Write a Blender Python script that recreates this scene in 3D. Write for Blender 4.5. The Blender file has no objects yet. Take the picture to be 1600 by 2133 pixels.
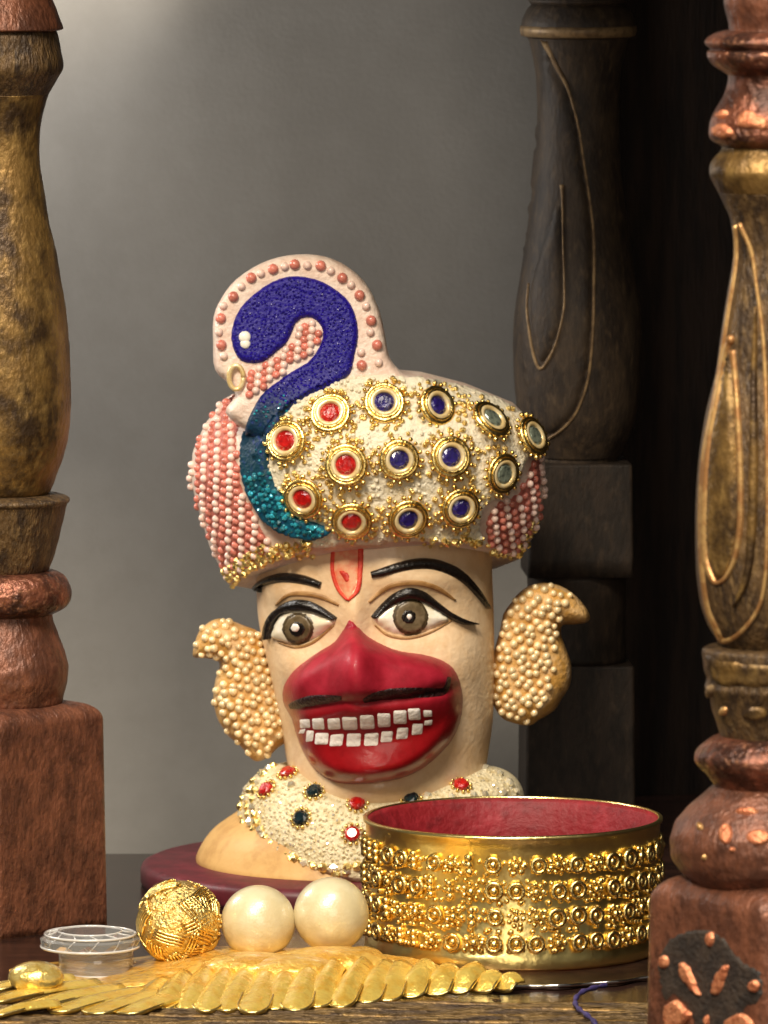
import bpy, bmesh, math, random
import numpy as np
from mathutils import Vector, Matrix, geometry
from mathutils.bvhtree import BVHTree

random.seed(7)
rng = np.random.default_rng(7)
scene = bpy.context.scene
C = scene.collection
R = math.radians

# ------------------------------------------------------------------ camera
# 1 unit = 1 cm. The photograph is 1600 x 2133; FOCAL is in those pixels.
PITCH, DIST, FOCAL = R(5.8), 150.0, 15000.0
CAM = Vector((0, -DIST * math.cos(PITCH), DIST * math.sin(PITCH)))
FWD = Vector((0, math.cos(PITCH), -math.sin(PITCH)))
UPV = Vector((0, math.sin(PITCH), math.cos(PITCH)))
scene.unit_settings.scale_length = 0.01
cd = bpy.data.cameras.new('camera')
cd.sensor_fit = 'VERTICAL'
cd.sensor_height = 24.0
cd.sensor_width = 18.0
cd.lens = 24.0 * FOCAL / 2133.0
cd.clip_start, cd.clip_end = 1.0, 1000.0
cam = bpy.data.objects.new('camera', cd)
C.objects.link(cam)
cam.location = CAM
cam.rotation_euler = (math.pi / 2 - PITCH, 0, 0)
scene.camera = cam
cd.dof.use_dof = True
cd.dof.focus_distance = 143.0
cd.dof.aperture_fstop = 0.42

# ------------------------------------------------------------------ world and lamps
w = bpy.data.worlds.new('World')
scene.world = w
w.use_nodes = True
w.node_tree.nodes['Background'].inputs[0].default_value = (1.0, 0.93, 0.84, 1)
w.node_tree.nodes['Background'].inputs[1].default_value = 0.10


def lamp(name, loc, target, size, power, col, size_y=None):
    l = bpy.data.lights.new(name, 'AREA')
    l.shape = 'RECTANGLE'
    l.size = size
    l.size_y = size_y or size
    l.energy = power
    l.color = col
    o = bpy.data.objects.new(name, l)
    C.objects.link(o)
    o.location = loc
    o.rotation_euler = (Vector(target) - Vector(loc)).to_track_quat('-Z', 'Y').to_euler()
    return o


lamp('key_lamp', (-34, -104, 92), (0, 0, -2), 30, 205000, (1.0, 0.87, 0.69))
lamp('left_fill_lamp', (-22, 6, 11), (-4, 16, 3), 7, 4600, (1.0, 0.96, 0.90))  # lamp added close behind the left pillar for the wall's sideways falloff
lamp('room_light', (18, -170, 34), (2, 0, -3), 70, 46000, (1.0, 0.88, 0.72))
lamp('ceiling_lamp', (6, -70, 120), (2, -14, -6), 36, 120000, (1.0, 0.95, 0.88))
scene.view_settings.view_transform = 'Standard'
scene.view_settings.look = 'None'
scene.view_settings.exposure = 0.0
scene.view_settings.gamma = 1.0
scene.cycles.use_denoising = True
scene.cycles.max_bounces = 8
scene.cycles.sample_clamp_indirect = 6.0


# ------------------------------------------------------------------ helpers
def ray(px, py):
    return (FWD + Vector((1, 0, 0)) * ((px - 800.0) / FOCAL) + UPV * ((1066.5 - py) / FOCAL))


def W(px, py, Y):
    d = ray(px, py)
    return CAM + d * ((Y - CAM.y) / d.y)


def ppu(Y):                       # photograph pixels per unit at depth Y
    return FOCAL / (DIST + Y * math.cos(PITCH))


def PX(p):
    v = Vector(p) - CAM
    d = v.dot(FWD)
    return 800.0 + FOCAL * v.x / d, 1066.5 - FOCAL * v.dot(UPV) / d


ZF = W(800, 1886, 0).z            # shelf height


def lin(c):
    out = []
    for v in c[:3]:
        v = v / 255.0
        out.append(v / 12.92 if v <= 0.04045 else ((v + 0.055) / 1.055) ** 2.4)
    return (*out, 1.0)


def mat(name, c1, c2=None, scale=3.0, lo=0.4, hi=0.6, rough=0.5, metal=0.0, bump=0.0, bscale=20.0,
        coat=0.0, stretch=(1, 1, 1), trans=0.0, ior=1.5, vary=0.0, wear=None, wear_lo=0.5, wear_hi=0.56,
        spec=0.5, sss=0.0, rough2=None, cells=False, c3=None, c3scale=40.0):
    m = bpy.data.materials.new(name)
    m.use_nodes = True
    nt = m.node_tree
    N, L = nt.nodes, nt.links
    b = N['Principled BSDF']
    b.inputs['Base Color'].default_value = lin(c1)
    b.inputs['Roughness'].default_value = rough
    b.inputs['Metallic'].default_value = metal
    b.inputs['IOR'].default_value = ior
    b.inputs['Specular IOR Level'].default_value = spec
    b.inputs['Transmission Weight'].default_value = trans
    b.inputs['Coat Weight'].default_value = coat
    b.inputs['Coat Roughness'].default_value = 0.08
    if sss:
        b.inputs['Subsurface Weight'].default_value = sss
        b.inputs['Subsurface Radius'].default_value = (0.3, 0.2, 0.12)
    tc = N.new('ShaderNodeTexCoord')
    mp = N.new('ShaderNodeMapping')
    mp.inputs['Scale'].default_value = stretch
    L.new(tc.outputs['Object'], mp.inputs['Vector'])
    col = None

    def ramp(src, a, c):
        r = N.new('ShaderNodeMapRange')
        r.inputs['From Min'].default_value = a
        r.inputs['From Max'].default_value = c
        r.interpolation_type = 'SMOOTHSTEP'
        L.new(src, r.inputs['Value'])
        return r.outputs['Result']

    def mix(fac, a, bcol):
        x = N.new('ShaderNodeMix')
        x.data_type = 'RGBA'
        if isinstance(fac, float):
            x.inputs['Factor'].default_value = fac
        else:
            L.new(fac, x.inputs['Factor'])
        for v, i in ((a, 6), (bcol, 7)):
            if isinstance(v, tuple):
                x.inputs[i].default_value = v
            else:
                L.new(v, x.inputs[i])
        return x.outputs[2]

    if c2:
        n = N.new('ShaderNodeTexNoise')
        n.inputs['Scale'].default_value = scale
        n.inputs['Detail'].default_value = 7
        n.inputs['Roughness'].default_value = 0.65
        L.new(mp.outputs[0], n.inputs['Vector'])
        fac = ramp(n.outputs['Fac'], lo, hi)
        col = mix(fac, lin(c1), lin(c2))
        if rough2 is not None:
            rr = N.new('ShaderNodeMapRange')
            rr.inputs['To Min'].default_value = rough
            rr.inputs['To Max'].default_value = rough2
            L.new(fac, rr.inputs['Value'])
            L.new(rr.outputs[0], b.inputs['Roughness'])
    if c3:
        n3 = N.new('ShaderNodeTexNoise')
        n3.inputs['Scale'].default_value = c3scale
        n3.inputs['Detail'].default_value = 4
        L.new(mp.outputs[0], n3.inputs['Vector'])
        col = mix(ramp(n3.outputs['Fac'], 0.46, 0.86), col or lin(c1), lin(c3))
    if wear:
        g = N.new('ShaderNodeNewGeometry')
        n2 = N.new('ShaderNodeTexNoise')
        n2.inputs['Scale'].default_value = 9
        L.new(tc.outputs['Object'], n2.inputs['Vector'])
        ad = N.new('ShaderNodeMath')
        ad.operation = 'MULTIPLY_ADD'
        ad.inputs[1].default_value = 0.12
        L.new(n2.outputs['Fac'], ad.inputs[0])
        L.new(g.outputs['Pointiness'], ad.inputs[2])
        col = mix(ramp(ad.outputs[0], wear_lo + 0.06, wear_hi + 0.06), col or lin(c1), lin(wear))
    if vary:
        oi = N.new('ShaderNodeObjectInfo')
        hs = N.new('ShaderNodeHueSaturation')
        r = N.new('ShaderNodeMapRange')
        r.inputs['To Min'].default_value = 1 - vary
        r.inputs['To Max'].default_value = 1 + vary
        L.new(oi.outputs['Random'], r.inputs['Value'])
        L.new(r.outputs[0], hs.inputs['Value'])
        if col:
            L.new(col, hs.inputs['Color'])
        else:
            hs.inputs['Color'].default_value = lin(c1)
        col = hs.outputs[0]
    if col:
        L.new(col, b.inputs['Base Color'])
    if bump:
        if cells:
            t = N.new('ShaderNodeTexVoronoi')
            out = t.outputs['Distance']
        else:
            t = N.new('ShaderNodeTexNoise')
            t.inputs['Detail'].default_value = 6
            out = t.outputs['Fac']
        t.inputs['Scale'].default_value = bscale
        L.new(mp.outputs[0], t.inputs['Vector'])
        bp = N.new('ShaderNodeBump')
        bp.inputs['Strength'].default_value = min(1.0, bump)
        bp.inputs['Distance'].default_value = 0.1
        L.new(out, bp.inputs['Height'])
        L.new(bp.outputs[0], b.inputs['Normal'])
    return m


def tag(o, label, cat, group=None, kind=None):
    o['label'] = label
    o['category'] = cat
    if group:
        o['group'] = group
    if kind:
        o['kind'] = kind
    return o


def thing(name, label, cat, loc, group=None):
    o = bpy.data.objects.new(name, None)
    o.empty_display_size = 0.3
    C.objects.link(o)
    o.location = loc
    return tag(o, label, cat, group)


ROOTLOC = {}


def rootloc(o):
    p = Vector((0, 0, 0))
    while o is not None:
        p = p + o.location
        o = o.parent
    return p


def obj(name, verts, faces, m, parent=None, smooth=True, kind=None, origin=None):
    """one mesh object; verts in world space"""
    me = bpy.data.meshes.new(name)
    base = rootloc(parent) if parent is not None else Vector((0, 0, 0))
    o0 = Vector(origin) if origin is not None else base
    me.from_pydata([tuple(Vector(v) - o0) for v in verts], [], [tuple(f) for f in faces])
    me.validate()
    bm = bmesh.new()
    bm.from_mesh(me)
    bmesh.ops.recalc_face_normals(bm, faces=bm.faces)
    bm.to_mesh(me)
    bm.free()
    if smooth:
        me.polygons.foreach_set('use_smooth', [True] * len(me.polygons))
    for mm in (m if isinstance(m, (list, tuple)) else [m]):
        me.materials.append(mm)
    o = bpy.data.objects.new(name, me)
    C.objects.link(o)
    o.location = o0 - base
    if parent is not None:
        o.parent = parent
    if kind:
        o['kind'] = kind
    return o


def inst(name, me, parent, loc, quat=None, scale=1.0):
    o = bpy.data.objects.new(name, me)
    C.objects.link(o)
    base = rootloc(parent) if parent is not None else Vector((0, 0, 0))
    if parent is not None:
        o.parent = parent
    o.location = Vector(loc) - base
    if quat is not None:
        o.rotation_euler = quat.to_euler()
    o.scale = (scale, scale, scale) if isinstance(scale, (int, float)) else scale
    return o


class MB:
    """collects simple shapes into one mesh"""

    def __init__(self):
        self.v, self.f = [], []

    def add(self, v, f):
        n = len(self.v)
        self.v += [Vector(p) for p in v]
        self.f += [tuple(i + n for i in q) for q in f]

    def ball(self, c, r, sub=1, sq=None, nrm=None):
        v, f = ICO[sub]
        c = Vector(c)
        if nrm is not None and sq:
            q = Vector(nrm).to_track_quat('Z', 'Y')
            self.add([c + q @ Vector((p[0] * r, p[1] * r, p[2] * r * sq)) for p in v], f)
        else:
            self.add([c + Vector(p) * r for p in v], f)

    def tube(self, pts, r, n=6):
        v, f = tube(pts, r, n)
        self.add(v, f)

    def build(self, name, m, parent=None, smooth=True, kind=None):
        return obj(name, self.v, self.f, m, parent, smooth, kind)


def ico(sub):
    bm = bmesh.new()
    bmesh.ops.create_icosphere(bm, subdivisions=sub, radius=1.0)
    v = [tuple(x.co) for x in bm.verts]
    bm.verts.index_update()
    f = [tuple(x.index for x in q.verts) for q in bm.faces]
    bm.free()
    return v, f


ICO = {k: ico(k) for k in (1, 2, 3, 4, 5)}


def mesh_of(name, v, f, m, smooth=True):
    me = bpy.data.meshes.new(name)
    me.from_pydata([tuple(p) for p in v], [], f)
    if smooth:
        me.polygons.foreach_set('use_smooth', [True] * len(me.polygons))
    me.materials.append(m)
    return me


def tube(pts, r, n=8):
    pts = [Vector(p) for p in pts]
    rs = r if isinstance(r, (list, tuple)) else [r] * len(pts)
    v, f = [], []
    up = Vector((0.123, 0.9, 0.31)).normalized()
    for i, p in enumerate(pts):
        t = (pts[min(i + 1, len(pts) - 1)] - pts[max(i - 1, 0)])
        t = t.normalized() if t.length > 1e-9 else Vector((1, 0, 0))
        a = t.cross(up)
        if a.length < 1e-3:
            a = t.cross(Vector((1, 0, 0)))
        a.normalize()
        bb = t.cross(a)
        for k in range(n):
            an = 2 * math.pi * k / n
            v.append(p + (a * math.cos(an) + bb * math.sin(an)) * rs[i])
    for i in range(len(pts) - 1):
        for k in range(n):
            f.append((i * n + k, i * n + (k + 1) % n, (i + 1) * n + (k + 1) % n, (i + 1) * n + k))
    f.append(tuple(range(n))[::-1])
    f.append(tuple((len(pts) - 1) * n + k for k in range(n)))
    return v, f


def crom(pts, n=8, closed=False):
    P = [np.array(p, float) for p in pts]
    out = []
    m = len(P)
    rngi = range(m) if closed else range(m - 1)
    for i in rngi:
        if closed:
            a, b, c, d = P[i - 1], P[i], P[(i + 1) % m], P[(i + 2) % m]
        else:
            a, b, c, d = P[max(i - 1, 0)], P[i], P[i + 1], P[min(i + 2, m - 1)]
        for k in range(n):
            t = k / n
            out.append(0.5 * ((2 * b) + (-a + c) * t + (2 * a - 5 * b + 4 * c - d) * t * t + (-a + 3 * b - 3 * c + d) * t ** 3))
    if not closed:
        out.append(P[-1])
    return out


def lathe(prof, axis_px, Y, seg=96, wob=0.0):
    """prof: (py, r_px) list -> closed surface of revolution about a vertical axis"""
    s = ppu(Y)
    c0 = W(axis_px, 1066, Y)
    v, f = [], []
    for py, rp in prof:
        z = W(axis_px, py, Y).z
        for k in range(seg):
            a = 2 * math.pi * k / seg
            r = rp / s
            if wob:
                r *= 1 + wob * math.sin(a * 3 + py * 0.05) * math.sin(py * 0.11 + a * 5)
            v.append(Vector((c0.x + r * math.cos(a), Y + r * math.sin(a), z)))
    n = len(prof)
    for i in range(n - 1):
        for k in range(seg):
            f.append((i * seg + k, i * seg + (k + 1) % seg, (i + 1) * seg + (k + 1) % seg, (i + 1) * seg + k))
    f.append(tuple(range(seg)))
    f.append(tuple((n - 1) * seg + k for k in range(seg)))
    return v, f


def dense(prof, n=6):
    return [tuple(p) for p in crom(prof, n)]


def inpoly(x, y, P):
    ins = False
    j = len(P) - 1
    for i in range(len(P)):
        xi, yi, xj, yj = P[i][0], P[i][1], P[j][0], P[j][1]
        if (yi > y) != (yj > y) and x < (xj - xi) * (y - yi) / (yj - yi) + xi:
            ins = not ins
        j = i
    return ins


def edge_dist(q, P):
    A = np.asarray(P)
    B = np.roll(A, -1, 0)
    d = B - A
    q = np.asarray(q)
    t = np.clip(((q[:, None, :] - A[None]) * d[None]).sum(2) / np.maximum((d * d).sum(1), 1e-9)[None], 0, 1)
    c = A[None] + t[..., None] * d[None]
    return np.sqrt(((q[:, None, :] - c) ** 2).sum(2)).min(1)


def tri(outline, step):
    """triangulate a closed px outline -> points, triangles, boundary count, distance to edge"""
    O = [np.array(p, float) for p in outline]
    # resample the boundary to about step
    bd = []
    for i in range(len(O)):
        a, b = O[i], O[(i + 1) % len(O)]
        k = max(1, int(np.linalg.norm(b - a) / step))
        for j in range(k):
            bd.append(a + (b - a) * j / k)
    xs = [p[0] for p in bd]
    ys = [p[1] for p in bd]
    gx = np.arange(min(xs), max(xs), step)
    gy = np.arange(min(ys), max(ys), step * 0.87)
    pts = [(x + (0.5 * step if j % 2 else 0), y) for j, y in enumerate(gy) for x in gx]
    pts = [p for p in pts if inpoly(p[0], p[1], bd)]
    if pts:
        d = edge_dist(np.array(pts), np.array(bd))
        pts = [p for p, q in zip(pts, d) if q > step * 0.45]
    allp = [Vector((p[0], p[1])) for p in bd] + [Vector(p) for p in pts]
    nb = len(bd)
    res = geometry.delaunay_2d_cdt(allp, [], [list(range(nb))], 1, 1e-6)
    vv, ff = res[0], res[2]
    orig = np.array([(v[0], v[1]) for v in vv])
    d = edge_dist(orig, np.array(bd))
    isb = d < 1e-3
    return orig, [tuple(q) for q in ff], d, isb


class Surf:
    def __init__(self, *vf):
        v, f = [], []
        for a, b in vf:
            n = len(v)
            v += [Vector(p) for p in a]
            f += [tuple(i + n for i in q) for q in b]
        self.t = BVHTree.FromPolygons(v, f)

    def hit(self, px, py, Yfall=0.0):
        d = ray(px, py).normalized()
        p, n, i, dist = self.t.ray_cast(CAM, d)
        if p is None:
            q = W(px, py, Yfall)
            p, n, i, dist = self.t.find_nearest(q)
            if n.dot(d) > 0:
                n = -n
            return p, n, False
        if n.dot(d) > 0:
            n = -n
        return p, n, True


def ribbon(name, pts, widths, surf, thick, m, parent, n=6, yf=0.0, closed=False, lift=0.012, across=6):
    P = crom(pts, n, closed)
    cnt = len(P)
    wk = np.interp(np.linspace(0, 1, cnt), np.linspace(0, 1, len(widths)), widths) * 1.12
    v, f = [], []
    for i in range(cnt):
        a = P[(i - 1) % cnt] if closed else P[max(i - 1, 0)]
        b = P[(i + 1) % cnt] if closed else P[min(i + 1, cnt - 1)]
        t = b - a
        t = t / max(np.linalg.norm(t), 1e-6)
        nn = np.array([-t[1], t[0]])
        for k in range(across + 1):
            u = -1 + 2 * k / across
            q = P[i] + nn * u * wk[i] / 2
            p, nr, ok = surf.hit(q[0], q[1], yf)
            h = lift + thick * math.sqrt(max(0, 1 - u * u))
            if k in (0, across):
                h = -0.02
            v.append(p + nr * h)
    w1 = across + 1
    for i in range(cnt if closed else cnt - 1):
        j = (i + 1) % cnt
        for k in range(across):
            f.append((i * w1 + k, i * w1 + k + 1, j * w1 + k + 1, j * w1 + k))
    if not closed:
        f.append(tuple(range(w1)))
        f.append(tuple((cnt - 1) * w1 + k for k in range(w1)))
    return obj(name, v, f, m, parent)


def patch(outline, surf, h, edge, step, yf=0.0, smooth=0, hf=None, sink=0.03):
    """raised patch following a surface: returns verts, faces"""
    q, f, d, isb = tri(outline, step)
    T, Nn = [], []
    for p in q:
        a, nr, ok = surf.hit(p[0], p[1], yf)
        T.append((a - CAM).length)
        Nn.append(nr)
    T = np.array(T)
    if smooth:
        nbr = [set() for _ in q]
        for t in f:
            for i in range(len(t)):
                nbr[t[i]].add(t[i - 1])
                nbr[t[i - 1]].add(t[i])
        T0 = T.copy()
        nl = [list(s) if s else [i] for i, s in enumerate(nbr)]
        for _ in range(smooth):
            T = np.minimum(T0, np.array([T[s].mean() for s in nl]))
    v = []
    for i, p in enumerate(q):
        base = CAM + ray(p[0], p[1]).normalized() * float(T[i])
        u = min(1.0, d[i] / edge)
        hh = h * math.sqrt(max(0, 1 - (1 - u) ** 2))
        if hf:
            hh += hf(p[0], p[1], d[i])
        v.append(base + Nn[i] * (hh if not isb[i] else -sink))
    return v, f


def slab(outline, Yf, thick, edge, step, back=0.6):
    """pillow-edged slab standing at depth Yf(px,py): closed verts, faces"""
    q, f, d, isb = tri(outline, step)
    v = []
    n = len(q)
    prof = []
    for i in range(n):
        u = min(1.0, d[i] / edge)
        prof.append(math.sqrt(max(0, 1 - (1 - u) ** 2)) if not isb[i] else 0.0)
    for i, p in enumerate(q):
        v.append(W(p[0], p[1], Yf(p[0], p[1]) - thick * prof[i]))
    remap = {}
    for i, p in enumerate(q):
        if isb[i]:
            remap[i] = i
        else:
            remap[i] = len(v)
            v.append(W(p[0], p[1], Yf(p[0], p[1]) + thick * back * prof[i]))
    ff = list(f) + [tuple(remap[i] for i in t[::-1]) for t in f]
    return v, ff


def zc(ox, oy, s):               # zoomed-crop coordinates -> photograph pixels
    return lambda L: [(ox + x / s, oy + y / s) for x, y in L]


# ------------------------------------------------------------------ materials
M = {}
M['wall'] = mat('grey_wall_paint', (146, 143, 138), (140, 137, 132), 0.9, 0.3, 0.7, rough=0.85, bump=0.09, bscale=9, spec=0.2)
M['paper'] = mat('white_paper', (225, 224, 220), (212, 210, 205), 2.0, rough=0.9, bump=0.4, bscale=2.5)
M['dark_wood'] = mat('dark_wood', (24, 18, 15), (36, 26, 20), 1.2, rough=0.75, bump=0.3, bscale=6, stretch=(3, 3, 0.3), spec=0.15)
M['floor'] = mat('dark_polished_wood', (52, 34, 28), (34, 24, 21), 1.1, rough=0.16, bump=0.06, bscale=8, stretch=(0.3, 3, 3))
M['copper'] = mat('copper_wood', (134, 84, 61), (86, 54, 41), 1.6, 0.35, 0.68, rough=0.38, metal=0.3, bump=0.55, bscale=6,
                  stretch=(1.6, 1.6, 0.9), wear=(226, 158, 120), wear_lo=0.53, wear_hi=0.62, c3=(92, 58, 44), c3scale=4)
M['copper_ring'] = mat('copper_ring', (138, 84, 62), (66, 42, 34), 1.5, 0.36, 0.62, rough=0.28, metal=0.5, bump=0.7, bscale=7,
                       wear=(236, 168, 126), wear_lo=0.51, wear_hi=0.58)
M['brass'] = mat('antique_brass', (140, 108, 58), (64, 48, 32), 0.8, 0.36, 0.62, rough=0.4, metal=0.5, bump=0.45, bscale=7,
                 stretch=(1.4, 1.4, 0.9), c3=(170, 136, 78), c3scale=2.5)
M['umber'] = mat('umber_wood', (104, 80, 50), (56, 43, 32), 1.8, 0.35, 0.65, rough=0.42, metal=0.25, bump=0.7, bscale=9,
                 stretch=(2, 2, 0.6), c3=(140, 112, 72), c3scale=5)
M['umber_shaded'] = mat('umber_wood_shaded', (64, 52, 40), (42, 34, 28), 1.2, 0.35, 0.65, rough=0.6, metal=0.0, bump=0.2, bscale=7,
                     stretch=(2, 2, 0.8), c3=(86, 70, 52), c3scale=4, spec=0.35)  # umber darkened for the rear pillar: its shade is put into the colour
M['umber_deep_shade'] = mat('umber_wood_deep_shade', (46, 37, 30), (34, 28, 23), 1.2, rough=0.6, bump=0.2, bscale=7, stretch=(2, 2, 0.8), c3=(62, 50, 39), c3scale=3, spec=0.25)  # deeper shade put into the colour, for the rear pillar's lower parts
M['black_paint'] = mat('black_paint', (44, 38, 34), (62, 52, 44), 3, rough=0.5, bump=0.5, bscale=12)
M['gilt'] = mat('gilt_line', (206, 166, 106), (170, 122, 74), 3, rough=0.35, metal=0.5, bump=0.12, bscale=12)
M['gilt_dull'] = mat('gilt_line_dull', (150, 124, 88), (112, 90, 64), 4, rough=0.5, metal=0.3)
M['copper_pale'] = mat('pale_copper', (226, 150, 106), (190, 112, 76), 5, rough=0.35, metal=0.5, bump=0.5, bscale=14)
M['skin'] = mat('beige_paint', (236, 206, 166), (222, 184, 138), 1.1, 0.35, 0.7, rough=0.4, bump=0.22, bscale=7, coat=0.25,
                c3=(224, 188, 142), c3scale=5)
M['body'] = mat('ochre_paint', (206, 164, 100), (186, 142, 82), 1.0, rough=0.5, bump=0.1, bscale=6)
M['black'] = mat('black_enamel', (24, 20, 18), (44, 34, 26), 6, 0.5, 0.75, rough=0.22, bump=0.25, bscale=14)
M['nostril'] = mat('maroon_black', (40, 16, 16), (86, 26, 26), 7, 0.5, 0.75, rough=0.4, bump=0.6, bscale=12)
M['crease'] = mat('brown_wash', (176, 134, 82), (150, 108, 60), 5, rough=0.5)
M['eyewhite'] = mat('eye_white', (244, 236, 218), (232, 220, 190), 3, rough=0.25, coat=0.3)
M['iris'] = mat('iris_paint', (116, 100, 74), (92, 78, 54), 5, rough=0.3)
M['irisring'] = mat('iris_outline', (62, 50, 32), (84, 70, 46), 6, rough=0.3)
M['white'] = mat('white_dot', (245, 240, 228), rough=0.3)
M['tooth'] = mat('tooth_paint', (255, 248, 240), (250, 228, 216), 8, 0.5, 0.8, rough=0.25, bump=0.3, bscale=12)
M['vermilion'] = mat('vermilion_paint', (226, 74, 44), (206, 52, 34), 5, rough=0.55, bump=0.3, bscale=14)
M['vermilion_pale'] = mat('vermilion_wash', (228, 170, 128), (226, 128, 92), 4, rough=0.6)
M['vermilion_deep'] = mat('vermilion_drop', (190, 34, 26), (212, 60, 40), 6, rough=0.5)
M['coral'] = mat('coral_bead', (206, 112, 96), (222, 140, 122), 3, rough=0.25, coat=0.4, vary=0.18)
M['blush'] = mat('blush_bead', (246, 214, 200), rough=0.2, coat=0.4, vary=0.1)
M['coral_base'] = mat('coral_enamel', (176, 92, 80), (198, 116, 100), 4, rough=0.5, bump=0.5, bscale=14)
M['plaque'] = mat('white_enamel', (232, 212, 196), (222, 194, 176), 3, rough=0.4, bump=0.35, bscale=12)
M['panel'] = mat('white_crust', (236, 226, 200), (214, 192, 142), 5, 0.5, 0.8, rough=0.4, bump=0.9, bscale=9)
M['crust'] = mat('collar_crust', (224, 210, 172), (196, 172, 118), 4, 0.45, 0.7, rough=0.3, bump=0.6, bscale=12)
M['gold'] = mat('gold', (255, 228, 150), (246, 204, 110), 3, 0.4, 0.7, rough=0.27, metal=1.0, bump=0.35, bscale=9)
M['gold_fine'] = mat('gold_grain', (255, 228, 150), (242, 200, 110), 6, 0.4, 0.7, rough=0.3, metal=1.0, bump=0.8, bscale=14)
M['gold_polish'] = mat('gold_polished', (255, 230, 150), rough=0.28, metal=1.0, bump=0.2, bscale=4)
M['pearl_bead'] = mat('gold_pearl_bead', (252, 230, 186), (244, 212, 152), 3, rough=0.22, metal=0.15, coat=0.6, vary=0.2)
M['ear'] = mat('ear_paint', (220, 174, 108), (204, 152, 74), 2, rough=0.4, bump=0.5, bscale=10, c3=(232, 200, 156), c3scale=3)
M['ruby'] = mat('red_gem', (196, 26, 22), (150, 14, 16), 6, rough=0.12, coat=0.8, bump=0.4, bscale=8)
M['sapphire'] = mat('blue_gem', (44, 32, 110), (26, 20, 70), 6, rough=0.1, coat=0.9, bump=0.4, bscale=8)
M['clear'] = mat('clear_gem', (150, 160, 140), (90, 100, 90), 6, rough=0.06, metal=0.4, coat=1.0, bump=0.5, bscale=6)
M['onyx'] = mat('dark_green_gem', (24, 44, 48), (14, 26, 30), 6, rough=0.1, coat=0.9)
M['cream_ring'] = mat('cream_ring', (244, 224, 176), (232, 200, 136), 5, rough=0.25, metal=0.25, coat=0.4)
M['red_lining'] = mat('red_lining', (128, 16, 24), (158, 38, 48), 1.2, 0.45, 0.75, rough=0.6, bump=0.4, bscale=6, c3=(96, 12, 18), c3scale=3)
M['maroon'] = mat('maroon_paint', (100, 30, 40), (80, 22, 30), 2, rough=0.45)
M['pearl'] = mat('pearl', (222, 209, 170), (210, 194, 150), 1.2, rough=0.34, coat=1.0, bump=0.12, bscale=26, spec=1.0)
M['pearl'].node_tree.nodes['Principled BSDF'].inputs['Coat Roughness'].default_value = 0.13
M['glass'] = mat('clear_glass', (250, 248, 244), rough=0.02, trans=0.8, ior=1.5, spec=0.8, coat=0.6)
M['glass_highlight'] = mat('glass_highlight', (236, 234, 230), rough=0.1, coat=1.0, trans=0.3)  # near-white, for highlights drawn as lines on the glass
M['amber'] = mat('amber_gold', (246, 200, 98), (232, 172, 64), 2.5, rough=0.24, metal=0.4, coat=0.6, bump=0.9, bscale=6, c3=(255, 222, 140), c3scale=4)
M['gold_leaf'] = mat('gold_leaf', (255, 222, 112), (246, 192, 74), 2.5, 0.4, 0.7, rough=0.22, metal=0.55, coat=0.5, bump=0.45, bscale=6)
M['tray'] = mat('dark_tray_metal', (84, 60, 48), (60, 44, 38), 2, rough=0.25, metal=0.7, bump=0.2, bscale=5)
M['silver'] = mat('silver_edge', (220, 214, 204), rough=0.2, metal=1.0)
M['trim'] = mat('gilded_trim', (116, 92, 54), (64, 50, 38), 2.0, 0.35, 0.65, rough=0.35, metal=0.5, bump=0.7, bscale=8, stretch=(0.5, 3, 3))
M['purple'] = mat('purple_thread', (52, 42, 92), (74, 64, 120), 5, rough=0.6, bump=0.5, bscale=20)


def red_enamel():
    m = mat('red_enamel', (152, 20, 26), (132, 13, 18), 1.4, 0.4, 0.7, rough=0.16, bump=0.12, bscale=6, coat=0.2, spec=0.3)
    nt = m.node_tree
    N, L = nt.nodes, nt.links
    b = N['Principled BSDF']
    src = b.inputs['Base Color'].links[0].from_socket
    tc = [n for n in N if n.type == 'TEX_COORD'][0]
    sep = N.new('ShaderNodeSeparateXYZ')
    L.new(tc.outputs['Object'], sep.inputs[0])
    n = N.new('ShaderNodeTexNoise')
    n.inputs['Scale'].default_value = 2.2
    n.inputs['Detail'].default_value = 6
    L.new(tc.outputs['Object'], n.inputs['Vector'])
    n2 = N.new('ShaderNodeMapRange')
    n2.inputs['From Min'].default_value = 0.35
    n2.inputs['From Max'].default_value = 0.7
    L.new(n.outputs['Fac'], n2.inputs['Value'])
    mixc = N.new('ShaderNodeMix')
    mixc.data_type = 'RGBA'
    mixc.inputs[6].default_value = lin((168, 34, 52))
    mixc.inputs[7].default_value = lin((136, 20, 34))
    L.new(n2.outputs[0], mixc.inputs['Factor'])
    r = N.new('ShaderNodeMapRange')
    r.inputs['From Min'].default_value = RED_Z[0]
    r.inputs['From Max'].default_value = RED_Z[1]
    L.new(sep.outputs['Z'], r.inputs['Value'])
    mx = N.new('ShaderNodeMix')
    mx.data_type = 'RGBA'
    L.new(r.outputs[0], mx.inputs['Factor'])
    L.new(src, mx.inputs[6])
    L.new(mixc.outputs[2], mx.inputs[7])
    L.new(mx.outputs[2], b.inputs['Base Color'])
    ro = N.new('ShaderNodeMapRange')
    ro.inputs['To Min'].default_value = 0.3
    ro.inputs['To Max'].default_value = 0.5
    L.new(r.outputs[0], ro.inputs['Value'])
    L.new(ro.outputs[0], b.inputs['Roughness'])
    co = N.new('ShaderNodeMapRange')
    co.inputs['To Min'].default_value = 0.25
    co.inputs['To Max'].default_value = 0.05
    L.new(r.outputs[0], co.inputs['Value'])
    L.new(co.outputs[0], b.inputs['Coat Weight'])
    return m


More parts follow.
